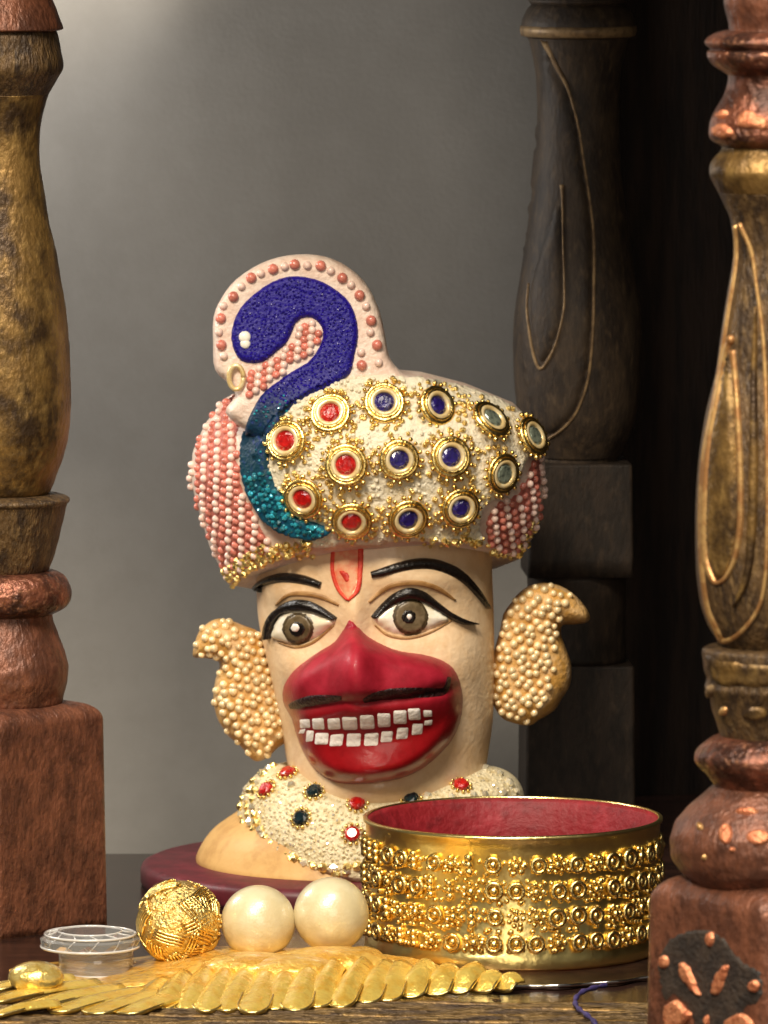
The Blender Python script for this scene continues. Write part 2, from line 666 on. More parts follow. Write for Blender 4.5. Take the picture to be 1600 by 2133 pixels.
def peacock_enamel():
    m = mat('peacock_enamel', (30, 24, 118), rough=0.4, coat=0.0, bump=0.35, bscale=14, spec=0.3)
    nt = m.node_tree
    N, L = nt.nodes, nt.links
    b = N['Principled BSDF']
    tc = [n for n in N if n.type == 'TEX_COORD'][0]
    sep = N.new('ShaderNodeSeparateXYZ')
    L.new(tc.outputs['Object'], sep.inputs[0])
    r = N.new('ShaderNodeValToRGB')
    mr = N.new('ShaderNodeMapRange')
    mr.inputs['From Min'].default_value = BLUE_Z[0]
    mr.inputs['From Max'].default_value = BLUE_Z[1]
    L.new(sep.outputs['Z'], mr.inputs['Value'])
    L.new(mr.outputs[0], r.inputs['Fac'])
    e = r.color_ramp.elements
    e[0].position, e[0].color = 0.0, lin((14, 92, 120))
    e[1].position, e[1].color = 1.0, lin((30, 14, 138))
    for p, c in ((0.3, (14, 56, 72)), (0.5, (16, 48, 78)), (0.6, (24, 14, 122))):
        k = e.new(p)
        k.color = lin(c)
    n = N.new('ShaderNodeTexNoise')
    n.inputs['Scale'].default_value = 9
    n.inputs['Detail'].default_value = 5
    L.new(tc.outputs['Object'], n.inputs['Vector'])
    n2 = N.new('ShaderNodeMapRange')
    n2.inputs['From Min'].default_value = 0.56
    n2.inputs['From Max'].default_value = 0.72
    n2.inputs['To Max'].default_value = 0.25
    L.new(n.outputs['Fac'], n2.inputs['Value'])
    mx = N.new('ShaderNodeMix')
    mx.data_type = 'RGBA'
    L.new(n2.outputs[0], mx.inputs['Factor'])
    L.new(r.outputs[0], mx.inputs[6])
    mx.inputs[7].default_value = lin((50, 44, 168))
    L.new(mx.outputs[2], b.inputs['Base Color'])
    return m


BEAD = {k: mesh_of(k + '_mesh', ICO[2][0], ICO[2][1], M[k]) for k in ('coral', 'blush', 'pearl_bead', 'gold', 'white', 'gold_fine')}

# ================================================================== THE SETTING
def quad_box(name, lo, hi, m, kind='structure', bevel=0.0):
    x0, y0, z0 = lo
    x1, y1, z1 = hi
    v = [(x0, y0, z0), (x1, y0, z0), (x1, y1, z0), (x0, y1, z0), (x0, y0, z1), (x1, y0, z1), (x1, y1, z1), (x0, y1, z1)]
    f = [(0, 1, 2, 3), (4, 5, 6, 7), (0, 1, 5, 4), (1, 2, 6, 5), (2, 3, 7, 6), (3, 0, 4, 7)]
    o = obj(name, v, f, m, None, False)
    if kind:
        o['kind'] = kind
    return o


fo = [(-60, -60), (60, -60), (60, 16.8), (1.8, 16.8), (1.4, 7.3), (-60, 7.3)]
v = [Vector((x, y, ZF - 0.8)) for x, y in fo] + [Vector((x, y, ZF)) for x, y in fo]
o = obj('floor', v, [tuple(range(6)), tuple(range(6, 12))] + [(k, (k + 1) % 6, 6 + (k + 1) % 6, 6 + k) for k in range(6)], M['floor'], None, False)
o['kind'] = 'structure'
WALL_Y = 16.0
# back wall: gently rippled sheet, its right edge behind the rear pillar
v, f = [], []
nx, nz = 60, 50
xr = W(1262, 1000, WALL_Y).x
for j in range(nz + 1):
    for i in range(nx + 1):
        x = -34 + (xr + 34) * i / nx
        z = ZF - 8 + 38 * j / nz
        v.append(Vector((x, WALL_Y + 0.05 * math.sin(x * 0.9 + z * 0.25) + 0.04 * math.sin(z * 0.7), z)))
for j in range(nz):
    for i in range(nx):
        a = j * (nx + 1) + i
        f.append((a, a + 1, a + nx + 2, a + nx + 1))
o = obj('wall', v, f, M['wall'])
o['kind'] = 'structure'
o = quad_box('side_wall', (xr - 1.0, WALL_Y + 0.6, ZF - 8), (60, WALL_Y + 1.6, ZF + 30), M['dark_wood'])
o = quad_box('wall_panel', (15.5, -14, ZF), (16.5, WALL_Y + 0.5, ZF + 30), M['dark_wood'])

# ================================================================== PILLARS
def block(axis_px, Y, hp, y0, y1, theta, rb=26, shoulder=40, nz=26):
    """square post with rounded corners and rounded shoulders, py from y0 (top) to y1 (bottom)"""
    s = ppu(Y)
    h = hp / s
    c0 = W(axis_px, 1066, Y)
    z1, z0 = W(axis_px, y0, Y).z, W(axis_px, y1, Y).z
    z0 = max(z0, ZF) if y1 < 2050 else ZF
    rs = shoulder / s
    rc = rb / s
    v, f = [], []
    rows = []
    for k in range(9):
        a = math.pi / 2 * k / 8
        rows.append((z1 - rs * (1 - math.cos(a)) * 0.8, h - rs * (1 - math.sin(a))))
    for k in range(1, nz + 1):
        t = k / nz
        rows.append((z1 - rs * 0.8 + (z0 - z1 + rs * 0.8) * t, h * (1 + 0.03 * t)))
    ring = []
    for q in range(4):
        for k in range(7):
            a = math.pi / 2 * (q + k / 6)
            ring.append((q, a))
    # straight samples between corners
    n = 0
    for z, hh in rows:
        pts = []
        for q in range(4):
            ca = math.pi / 4 + q * math.pi / 2
            cx, cy = (hh - rc) * math.copysign(1, math.cos(ca)), (hh - rc) * math.copysign(1, math.sin(ca))
            for k in range(7):
                a = math.pi / 2 * q + math.pi / 2 * k / 6
                pts.append((cx + rc * math.cos(a), cy + rc * math.sin(a)))
            # along the next side
            ca2 = math.pi / 4 + (q + 1) * math.pi / 2
            nx_, ny_ = (hh - rc) * math.copysign(1, math.cos(ca2)), (hh - rc) * math.copysign(1, math.sin(ca2))
            a2 = math.pi / 2 * (q + 1)
            e = (nx_ + rc * math.cos(a2), ny_ + rc * math.sin(a2))
            s0 = pts[-1]
            for k in range(1, 8):
                pts.append((s0[0] + (e[0] - s0[0]) * k / 8, s0[1] + (e[1] - s0[1]) * k / 8))
        n = len(pts)
        for x, y in pts:
            v.append(Vector((c0.x + x * math.cos(theta) - y * math.sin(theta), Y + x * math.sin(theta) + y * math.cos(theta), z)))
    for i in range(len(rows) - 1):
        for k in range(n):
            f.append((i * n + k, i * n + (k + 1) % n, (i + 1) * n + (k + 1) % n, (i + 1) * n + k))
    f.append(tuple(range(n)))
    f.append(tuple((len(rows) - 1) * n + k for k in range(n)))
    return v, f


GP = 'turned pillars of the small shrine'
# ---- left pillar -------------------------------------------------
AL, YL = 8, -2.4
pl = thing('carved_pillar', 'copper and brass turned pillar beside the pale wall, at the left edge', 'pillar',
           (W(AL, 1886, YL).x, YL, ZF), GP)
r_ = lambda L: [(y, x - AL) for y, x in L]
S_L = lambda name, prof, m: obj(name, *lathe(dense(r_(prof), 5), AL, YL, 96, 0.006), m, pl)
S_L('cap', [(-90, 60), (-60, 95), (-20, 108), (0, 115), (33, 128), (55, 136), (61, 135), (64, 124)], M['copper'])
S_L('collar', [(64, 122), (72, 126), (98, 130), (128, 136), (146, 135), (165, 124), (180, 115), (196, 106)], M['umber'])
S_L('bulb', [(196, 106), (213, 100), (263, 89), (328, 86), (394, 95), (460, 105), (525, 120), (591, 131), (657, 141), (720, 146), (800, 149),
             (860, 148), (900, 145), (928, 139), (956, 131), (984, 121), (1018, 108), (1028, 100)], M['brass'])
S_L('cup', [(1028, 100), (1030, 126), (1036, 142), (1041, 145), (1046, 143), (1052, 139), (1097, 129), (1139, 118), (1181, 104), (1190, 98)], M['umber'])
S_L('ring', [(1188, 100), (1190, 116), (1197, 131), (1209, 141), (1225, 147), (1240, 148), (1255, 144), (1266, 134), (1276, 114), (1280, 104)], M['copper_ring'])
S_L('foot', [(1278, 108), (1294, 111), (1322, 121), (1350, 131), (1380, 140), (1400, 141), (1420, 139), (1445, 132), (1462, 128), (1470, 120)], M['copper'])
obj('block', *block(AL, YL, 152, 1462, 1965, R(42), 22, 44), M['copper'], pl)

# ---- right pillar -------------------------------------------------
AR, YR = 1605, -24.0
pr = thing('carved_pillar', 'copper pillar with gilt teardrop lines and a flower on its block, right front', 'pillar',
           (W(AR, 1886, YR).x, YR, ZF), GP)
rr_ = lambda L: [(y, AR - x) for y, x in L]
S_R = lambda name, prof, m: obj(name, *lathe(dense(rr_(prof), 5), AR, YR, 112, 0.008), m, pr)
S_R('cap', [(-120, 1545), (-80, 1520), (-40, 1508), (0, 1503), (30, 1508), (58, 1514), (66, 1512)], M['copper'])
S_R('ring', [(62, 1510), (68, 1488), (78, 1470), (86, 1464), (94, 1467), (102, 1476), (108, 1470), (120, 1470), (134, 1480), (148, 1500), (156, 1512)], M['copper_ring'])
S_R('neck', [(154, 1512), (170, 1512), (190, 1507), (215, 1495), (240, 1480), (262, 1474), (280, 1473), (292, 1480), (302, 1496), (308, 1504)], M['copper_ring'])
S_R('collar', [(304, 1502), (316, 1496), (330, 1484), (345, 1476), (360, 1474), (380, 1482), (400, 1493)], M['brass'])
bulbR = lathe(dense(rr_([(400, 1493), (425, 1505), (460, 1519), (525, 1526), (600, 1515), (656, 1506), (712, 1498), (775, 1490), (850, 1472), (906, 1462), (962, 1455), (1037, 1450),
                         (1110, 1449), (1187, 1451), (1225, 1455), (1262, 1462), (1300, 1475), (1325, 1490), (1345, 1506)]), 6), AR, YR, 144)
obj('bulb', *bulbR, M['umber'], pr)
S_R('cup', [(1343, 1508), (1346, 1480), (1350, 1468), (1358, 1465), (1376, 1466), (1398, 1469), (1412, 1473), (1429, 1470), (1440, 1474), (1456, 1481), (1484, 1487),
            (1510, 1496), (1534, 1502)], M['umber'])
S_R('ring', [(1530, 1502), (1538, 1482), (1552, 1464), (1566, 1452), (1578, 1449), (1590, 1453), (1602, 1463), (1614, 1475), (1628, 1486), (1640, 1492)], M['copper_ring'])
S_R('foot', [(1634, 1490), (1648, 1474), (1675, 1444), (1692, 1427), (1710, 1412), (1728, 1403), (1749, 1399), (1770, 1400), (1788, 1404), (1806, 1414), (1824, 1432), (1840, 1450)],
    M['copper'])
blkR = block(AR, YR, 185, 1822, 2400, R(42), 34, 70)
obj('block', *blkR, M['copper'], pr)
sb = Surf(bulbR)
yb = YR - 0.6
outer = [(1540, 465), (1566, 525), (1577, 600), (1589, 690), (1595, 790), (1598, 900), (1599, 1000), (1599, 1090), (1596, 1187), (1585, 1255), (1562, 1296), (1532, 1326),
         (1506, 1335), (1484, 1318), (1466, 1272), (1458, 1215), (1455, 1130), (1456, 1037), (1468, 930), (1490, 800), (1506, 660), (1525, 544), (1532, 469)]
sil = lambda y: np.interp(y, [460, 525, 600, 656, 712, 775, 850, 906, 962, 1037, 1110, 1187, 1262, 1300, 1325], [1519, 1526, 1515, 1506, 1498, 1490, 1472, 1462, 1455, 1450, 1449, 1451, 1462, 1475, 1490])
outer = [(max(x, sil(y) + 11), y) for x, y in outer]
ribbon('teardrop_line', outer, [8, 8, 9, 9, 9, 9, 10, 10, 8, 7, 6, 5, 5], sb, 0.035, M['gilt'], pr, 5, yb)
inner = [(1523, 705), (1502, 737), (1486, 812), (1470, 906), (1462, 1000), (1462, 1094), (1469, 1161), (1484, 1204), (1496, 1214), (1514, 1200), (1532, 1161), (1542, 1094),
         (1543, 1000), (1539, 887), (1533, 794), (1526, 730)]
inner = [(max(x, sil(y) + 17), y) for x, y in inner]
ribbon('teardrop_line', inner, [9, 8, 7, 8, 9, 11, 11, 10, 9, 9, 10, 12, 12, 11, 10, 12], sb, 0.045, M['gilt'], pr, 5, yb)
ribbon('teardrop_line', [(1502, 893), (1494, 950), (1489, 1010), (1486, 1070), (1487, 1112)], [8, 6, 4, 6, 4], sb, 0.05, M['gilt_dull'], pr, 5, yb)
ribbon('teardrop_line', [(1575, 640), (1571, 800), (1570, 950), (1566, 1100), (1556, 1200), (1530, 1262)], [4, 14, 20, 20, 16, 6], sb, 0.07, M['brass'], pr, 6, yb)
lf = patch(crom([(x * 0.86 + 1503 * 0.14, y * 0.97 + 1000 * 0.03) for x, y in inner], 2, True), sb, 0.07, 12, 8, yb)
obj('carved_leaf', *lf, M['brass'], pr)
p_, n_, k_ = sb.hit(1523, 708, yb)
mb = MB()
mb.ball(p_, 0.09, 2)
mb.build('dot', M['gilt'], pr)
sblk = Surf(blkR)
z8 = zc(1200, 1300, 2.56)
dark = z8([(480, 1690), (560, 1640), (680, 1620), (780, 1660), (850, 1740), (900, 1800), (990, 1850), (1010, 1960), (960, 2040), (900, 2060), (930, 2150), (780, 2200), (640, 2180),
           (600, 2080), (520, 1990), (470, 2030), (440, 1930), (430, 1800)])
obj('flower_ground', *patch(crom(dark, 3, True), sblk, 0.02, 8, 9, YR), M['black_paint'], pr)
for k, P in enumerate(([(560, 1800), (600, 1810), (630, 1860), (660, 1940), (680, 1985), (640, 1975), (590, 1920), (552, 1860)],
                       [(790, 1815), (825, 1820), (810, 1880), (785, 1950), (750, 1985), (725, 1960), (735, 1900), (760, 1850)],
                       [(480, 2030), (540, 2000), (590, 2050), (630, 2080), (560, 2150), (480, 2150), (470, 2080)],
                       [(800, 2110), (880, 2070), (940, 2110), (950, 2170), (880, 2200), (810, 2160)],
                       [(690, 2090), (715, 2080), (720, 2130), (700, 2160), (685, 2130)])):
    obj('petal', *patch(crom(z8(P), 4, True), sblk, 0.09, 6, 5, YR), M['copper_pale'], pr)
for (x, y, a, b2) in ((475, 1800, 30, 40), (720, 1680, 26, 44), (955, 1930, 34, 38)):
    P = [(x + a * math.cos(t), y + b2 * math.sin(t)) for t in np.linspace(0, 2 * math.pi, 14)[:-1]]
    obj('dot', *patch(z8(P), sblk, 0.09, 6, 4, YR), M['copper_pale'], pr)
# relief on ring, cup and foot
vR = [lathe(dense(rr_([(1343, 1508), (1350, 1468), (1358, 1465), (1398, 1469), (1429, 1470), (1456, 1481), (1484, 1487), (1534, 1502)]), 5), AR, YR, 96),
      lathe(dense(rr_([(1634, 1490), (1675, 1444), (1710, 1412), (1749, 1399), (1788, 1404), (1840, 1450)]), 5), AR, YR, 96)]
sc_ = Surf(*vR)
obj('band', *patch(crom([(1470, 1362), (1500, 1372), (1540, 1378), (1600, 1384), (1640, 1386), (1640, 1432), (1600, 1430), (1570, 1434), (1540, 1428), (1510, 1432), (1490, 1420), (1474, 1400)], 4, True),
                   sc_, 0.04, 8, 8, YR), M['brass'], pr)
for (x, y, a, b2, mm) in ((1508, 1481, 9, 11, 'gilt'), (1572, 1486, 28, 15, 'brass'), (1480, 1440, 8, 15, 'gilt_dull'), (1512, 1738, 16, 24, 'copper_pale'), (1580, 1745, 28, 18, 'copper_pale'),
                          (1526, 1770, 9, 7, 'copper_pale'), (1458, 1722, 8, 10, 'gilt'), (1466, 1786, 6, 8, 'gilt'), (1556, 1690, 26, 8, 'copper_pale')):
    P = [(x + a * math.cos(t), y + b2 * math.sin(t)) for t in np.linspace(0, 2 * math.pi, 16)[:-1]]
    obj('dot', *patch(P, sc_, 0.07, 6, 5, YR), M[mm], pr)
sring = Surf(lathe(dense(rr_([(154, 1512), (170, 1512), (190, 1507), (215, 1495), (240, 1480), (262, 1474), (280, 1473), (292, 1480), (302, 1496)]), 5), AR, YR, 96))
for P in ([(1535, 262), (1545, 235), (1562, 228), (1580, 238), (1600, 250), (1600, 272), (1570, 270)], [(1492, 240), (1506, 228), (1520, 232), (1512, 244), (1496, 250)],
          [(1484, 268), (1500, 256), (1520, 262), (1530, 280), (1508, 290), (1488, 284)]):
    obj('petal', *patch(crom(P, 4, True), sring, 0.08, 8, 6, YR), M['copper_pale'], pr)

# ---- rear pillar ----------------------------------------------------
AB, YB = 1202, 9.0
pb = thing('carved_pillar', 'dark shaded pillar with faint teardrop lines standing behind the idol', 'pillar', (W(AB, 1886, YB).x, YB, ZF), GP)
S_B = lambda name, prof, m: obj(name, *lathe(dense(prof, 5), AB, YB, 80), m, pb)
S_B('cap', [(-120, 80), (-60, 92), (-10, 100), (2, 104), (10, 96)], M['umber_shaded'])
S_B('collar', [(8, 94), (16, 104), (40, 116), (58, 118), (72, 114), (80, 104)], M['umber_shaded'])
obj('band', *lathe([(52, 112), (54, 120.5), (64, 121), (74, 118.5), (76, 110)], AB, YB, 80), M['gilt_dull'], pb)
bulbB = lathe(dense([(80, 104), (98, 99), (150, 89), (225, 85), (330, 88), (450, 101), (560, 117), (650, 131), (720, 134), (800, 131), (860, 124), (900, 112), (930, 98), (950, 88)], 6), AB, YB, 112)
obj('bulb', *bulbB, M['umber_shaded'], pb)


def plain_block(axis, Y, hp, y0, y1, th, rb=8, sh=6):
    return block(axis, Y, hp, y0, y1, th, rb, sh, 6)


S_B('neck', [(940, 86), (956, 84), (962, 82)], M['umber_shaded'])
obj('block', *plain_block(AB, YB, 107, 958, 1192, R(3)), M['umber_deep_shade'], pb)
S_B('waist', [(1190, 104), (1280, 102), (1378, 104)], M['umber_deep_shade'])
obj('foot', *plain_block(AB, YB, 112, 1376, 2040, R(3)), M['umber_deep_shade'], pb)
sB = Surf(bulbB)
leafB = [(1132, 90), (1160, 145), (1184, 195), (1203, 268), (1213, 332), (1228, 430), (1235, 500), (1235, 600), (1233, 690), (1223, 788), (1198, 858), (1168, 892), (1140, 908), (1110, 880), (1088, 800), (1078, 700), (1080, 600),
         (1092, 500), (1106, 400), (1116, 300), (1122, 200)]
lbv = patch(crom(leafB, 3, True), sB, 0.07, 12, 12, YB)
obj('carved_leaf', *lbv, M['umber_shaded'], pb)
sB = Surf(lbv, bulbB)
leafb = [(1168, 400), (1172, 520), (1173, 620), (1165, 690), (1140, 745), (1122, 755), (1106, 700), (1102, 620), (1112, 560), (1140, 480)]
lb2 = patch(crom(leafb, 3, True), sB, 0.06, 12, 10, YB)
obj('carved_leaf', *lb2, M['umber_shaded'], pb)
sB = Surf(lb2, lbv, bulbB)
ribbon('teardrop_line', [(1128, 68), (1134, 88), (1160, 140), (1185, 190), (1205, 265), (1215, 330), (1230, 430), (1237, 500), (1237, 600), (1235, 690), (1225, 790), (1200, 860), (1170, 895), (1142, 914)],
       [14, 10, 6, 6, 6, 7, 7, 6, 6, 6], sB, 0.025, M['gilt_dull'], pb, 5, YB)
ribbon('teardrop_line', [(1170, 385), (1172, 420), (1173, 500), (1176, 600), (1174, 650), (1160, 710), (1142, 750), (1125, 768), (1112, 740), (1103, 690), (1098, 640), (1102, 590)],
       [10, 4, 3, 4, 5, 5, 6, 6, 5, 4, 3, 2], sB, 0.025, M['gilt_dull'], pb, 5, YB)

# added canopy above the frame, out of view: keeps the lamp off the back wall
blocker_obj = thing('light_blocker', 'dark wooden canopy board added out of view above the pillars to block the lamp', 'blocker', (0, 0, 14))
CZ = 14.0
KEY = Vector((-34, -104, 92))


def under(px, py):
    p = W(px, py, WALL_Y)
    return p + (KEY - p) * ((CZ - p.z) / (KEY.z - p.z))


cut = [under(490, -75), under(405, -5), under(305, 52), under(205, 102), under(0, 155)]  # board's rear edge shaped so the key lights the wall's upper-left corner
out = [(-30, -6.5), (22, -6.5), (22, WALL_Y + 2), (cut[0].x, WALL_Y + 2)] + [(p.x, p.y) for p in cut] + [(-30, cut[-1].y)]
nn = len(out)
v = [Vector((x, y, CZ)) for x, y in out] + [Vector((x, y, CZ + 0.3)) for x, y in out]
obj('board', v, [tuple(range(nn)), tuple(range(nn, 2 * nn))] + [(k, (k + 1) % nn, nn + (k + 1) % nn, nn + k) for k in range(nn)], M['dark_wood'], blocker_obj, False)

# ================================================================== THE IDOL
YI = 3.0
SI = ppu(YI)
idol = thing('idol_bust', 'painted monkey-faced idol bust with red muzzle and beaded peacock turban', 'idol', (W(760, 1886, YI).x, YI, ZF))


def loft(rows, seg=96, sup=2.0):
    """rows: (py, cx, rx_px, ry, Yc)"""
    v, f = [], []
    for py, cx, rx, ry, Yc in rows:
        c = W(cx, py, YI)
        for k in range(seg):
            a = 2 * math.pi * k / seg
            ca, sa = math.cos(a), math.sin(a)
            v.append(Vector((c.x + rx / SI * math.copysign(abs(ca) ** (2 / sup), ca), Yc + ry * math.copysign(abs(sa) ** (2 / sup), sa), c.z)))
    n = len(rows)
    for i in range(n - 1):
        for k in range(seg):
            f.append((i * seg + k, i * seg + (k + 1) % seg, (i + 1) * seg + (k + 1) % seg, (i + 1) * seg + k))
    f.append(tuple(range(seg)))
    f.append(tuple((n - 1) * seg + k for k in range(seg)))
    return v, f


# base disc and body
base = lathe([(1800, 395), (1806, 408), (1816, 412), (1838, 412), (1848, 408)], 702, YI, 96)
zs = min(p.z for p in base[0])
base = ([p + Vector((0, 0, ZF - zs)) for p in base[0]], base[1])
obj('base_disc', *base, M['maroon'], idol)
rows = [tuple(r) for r in crom([(1600, 790, 205, 1.9, YI), (1660, 780, 240, 2.2, YI), (1690, 768, 272, 2.4, YI), (1730, 760, 320, 2.7, YI), (1775, 758, 348, 2.9, YI), (1800, 758, 350, 3.0, YI), (1838, 758, 338, 2.9, YI)], 6)]
obj('body', *loft(rows), M['body'], idol)

# head
hr = [(1060, 785, 225, 2.1), (1130, 780, 243, 2.2), (1200, 780, 246, 2.25), (1280, 783, 246, 2.3), (1350, 790, 240, 2.3), (1420, 798, 232, 2.25), (1500, 805, 222, 2.15), (1560, 806, 213, 2.05),
      (1620, 805, 205, 1.95), (1680, 802, 205, 1.9), (1720, 800, 205, 1.9)]
rows = [(a, b, c, d, YI) for a, b, c, d in [tuple(r) for r in crom(hr, 14)]]
hv, hf = loft(rows, 220, 2.25)
G = lambda x, y, cx, cy, sx, sy: math.exp(-((x - cx) / sx) ** 2 - ((y - cy) / sy) ** 2)
for p in hv:
    if p.y < YI:
        x, y = PX(p)
        d = 0
        d += 0.22 * (G(x, y, 628, 1312, 60, 40) + G(x, y, 855, 1288, 75, 42))       # sockets
        d -= 0.16 * (G(x, y, 600, 1235, 70, 24) + G(x, y, 880, 1205, 100, 28))      # brow ridges
        d -= 0.30 * G(x, y, 738, 1270, 28, 70)                                      # bridge
        d -= 0.16 * (G(x, y, 600, 1400, 40, 45) + G(x, y, 960, 1380, 60, 60))       # cheeks
        d -= 0.62 * G(x, y, 772, 1640, 165, 60)                                     # chin
        p.y += d * min(1.0, (YI - p.y) / 0.8)
obj('head', hv, hf, M['skin'], idol)
SH = Surf((hv, hf))
z4 = zc(500, 1120, 2.857)

# muzzle
mo = z4([(652, 482), (612, 548), (560, 620), (480, 670), (400, 725), (320, 790), (265, 870), (250, 940), (265, 1010), (305, 1080), (335, 1180), (380, 1290), (440, 1380), (520, 1440), (620, 1468),
         (720, 1470), (850, 1455), (970, 1430), (1080, 1380), (1180, 1300), (1260, 1210), (1310, 1100), (1330, 980), (1312, 860), (1270, 775), (1190, 722), (1080, 692), (960, 675), (860, 640), (760, 585), (706, 530)])
gx = [600, 640, 716, 745, 770, 850, 930, 965]
gy = [1474, 1470, 1457, 1460, 1456, 1448, 1432, 1420]


def muz(x, y, d):
    m1 = 1 - ((x - 778) / 205.0) ** 2 - ((y - 1512) / 142.0) ** 2
    rr = math.sqrt(((x - 778) / 205.0) ** 2 + ((y - 1520) / 124.0) ** 2)
    h1 = 0.98 * math.sqrt(max(0, 1 - rr ** 4))
    m2 = 1 - ((x - 765) / 215.0) ** 2 - ((y - 1430) / 120.0) ** 2
    h2 = 1.45 * math.sqrt(max(m2, 0)) if m2 > 0 else 0
    h3 = 0.55 * math.exp(-((x - 738) / 42.0) ** 2) * math.exp(-((y - 1390) / 80.0) ** 2)
    h = (h1 ** 4 + h2 ** 4) ** 0.25
    h += h3
    g = np.interp(x, gx, gy)
    if y < g:
        h += 0.10 * math.exp(-(g - y) / 34.0)
    h -= 0.15 * math.exp(-((y - g - 3) / 12.0) ** 2)
    # lip opening
    h -= 0.03 * math.exp(-((y - 1525 + (x - 770) * 0.07) / 34.0) ** 2) * math.exp(-((x - 762) / 140.0) ** 4)
    u = min(1, d / 34.0)
    return h * math.sqrt(1 - (1 - u) ** 2)


q, mf, d, isb = tri(crom(mo, 3, True), 5.5)
mv = []
for i, p in enumerate(q):
    a, nr, ok = SH.hit(p[0], p[1], YI - 1.2)
    base_y = min(a.y, YI - 0.6)
    hh = muz(p[0], p[1], d[i])
    yy = base_y - hh + (0.08 if isb[i] else 0)
    mv.append(W(p[0], p[1], yy))
# close the back
bidx = [i for i in range(len(q)) if isb[i]]
bb = len(mv)
RED_Z = (W(770, 1500, 0).z - ZF, W(770, 1430, 0).z - ZF)
# skirt into the head
edges = {}
for t in mf:
    for i in range(3):
        e = (t[i], t[(i + 1) % 3])
        k = tuple(sorted(e))
        edges[k] = edges.get(k, 0) + 1
mp_ = {}
for i in bidx:
    mp_[i] = len(mv)
    mv.append(mv[i] + Vector((0, 0.9, 0)))
mf2 = list(mf) + [(e[0], e[1], mp_[e[1]], mp_[e[0]]) for e, c in edges.items() if c == 1 and e[0] in mp_ and e[1] in mp_]
muzzle = obj('muzzle', mv, mf2, red_enamel(), idol)
SM = Surf((mv, mf2))
YM = YI - 3
# nostril grooves
ribbon('nostril', z4([(295, 1005), (340, 990), (420, 970), (520, 960), (605, 955)]), [11, 20, 24, 20, 9], SM, 0.005, M['nostril'], muzzle, 5, YM)
ribbon('nostril', z4([(735, 972), (800, 948), (900, 928), (1020, 922), (1120, 922), (1200, 918), (1230, 890), (1245, 830)]), [9, 20, 24, 25, 23, 18, 13, 8], SM, 0.005, M['nostril'], muzzle, 5, YM)
# teeth
up = [(388, 1108, 55, 45), (468, 1108, 65, 58), (558, 1108, 70, 62), (655, 1105, 84, 68), (757, 1098, 80, 73), (857, 1085, 72, 72), (952, 1068, 72, 70), (1037, 1050, 66, 62), (1117, 1045, 46, 34)]
lo = [(370, 1152, 30, 22), (418, 1180, 42, 58), (487, 1195, 72, 62), (575, 1205, 72, 64), (677, 1203, 82, 68), (780, 1200, 78, 65), (875, 1185, 66, 60), (968, 1165, 64, 58), (1055, 1140, 62, 56), (1120, 1102, 46, 26)]
for row, sk in ((up, -6), (lo, 9)):
    for (x, y, a, b2) in row:
        a, b2 = a * 0.525, b2 * 0.54
        j = lambda: random.uniform(-3, 3)
        P = [(x - a + sk * .4 + j(), y - b2 + j()), (x + a + sk * .4 + j(), y - b2 - 2 + j()), (x + a - sk * .4 + j(), y + b2 + j()), (x - a - sk * .4 + j(), y + b2 + 2 + j())]
        P2 = []
        for i in range(4):
            A, B, Cc = np.array(P[i - 1]), np.array(P[i]), np.array(P[(i + 1) % 4])
            P2 += [tuple(B + (A - B) * 0.09), tuple(B + (Cc - B) * 0.09)]
        obj('tooth', *patch(z4(P2), SM, 0.028, 4, 5, YM, sink=-0.004), M['tooth'], muzzle)

# eyes
def disc(cx, cy, a, b2, n=44):
    return [(cx + a * math.cos(t), cy + b2 * math.sin(t)) for t in np.linspace(0, 2 * math.pi, n + 1)[:-1]]


def eye(white, iris, ir, pup, pr_, glint, gr):
    wv, wf = patch(crom(z4(white), 4, True), SH, 0.20, 34, 6, YI - 1)
    e = obj('eye', wv, wf, M['eyewhite'], idol)
    se = Surf((wv, wf), (hv, hf))
    zz = lambda c, r, k=1.0: z4(disc(c[0], c[1], r, r * k))
    obj('iris_outline', *patch(zz(iris, ir, 1.02), se, 0.02, 5, 4, YI - 1), M['irisring'], e)
    i2v, i2f = patch(zz(iris, ir - 16, 1.02), se, 0.035, 4, 3.5, YI - 1)
    obj('iris', i2v, i2f, M['iris'], e)
    s3 = Surf((i2v, i2f))
    obj('pupil', *patch(zz(pup, pr_, 0.95), s3, 0.02, 4, 4, YI - 1), M['black'], e)
    obj('glint', *patch(zz(glint, gr), s3, 0.05, 4, 4, YI - 1), M['white'], e)


eye([(195, 592), (212, 510), (255, 445), (330, 415), (420, 425), (500, 455), (572, 488), (540, 535), (470, 590), (400, 622), (330, 640), (250, 622)], (345, 540), 100, (340, 545), 52, (332, 535), 30)
eye([(788, 482), (830, 430), (900, 378), (990, 350), (1090, 368), (1180, 425), (1245, 488), (1190, 520), (1100, 560), (1000, 582), (900, 570), (832, 530)], (1015, 472), 112, (1005, 472), 48, (1007, 470), 23)
wv1, wf1 = [], []
ribbon('eyeliner', z4([(172, 602), (180, 540), (205, 478), (250, 425), (320, 398), (400, 398), (480, 428), (575, 482)]), [8, 12, 15, 17, 18, 16, 12, 5], SH, 0.05, M['black'], idol, 6, YI - 1, lift=0.1)
ribbon('eyeliner', z4([(785, 476), (860, 405), (930, 352), (1010, 326), (1090, 348), (1170, 404), (1250, 462), (1320, 500), (1392, 516)]), [6, 14, 17, 19, 18, 15, 13, 10, 3], SH, 0.05, M['black'], idol, 6, YI - 1, lift=0.1)
ribbon('eyebrow', z4([(86, 322), (130, 276), (200, 246), (280, 238), (380, 252), (482, 284)]), [6, 12, 18, 20, 19, 13], SH, 0.10, M['black'], idol, 7, YI - 1)
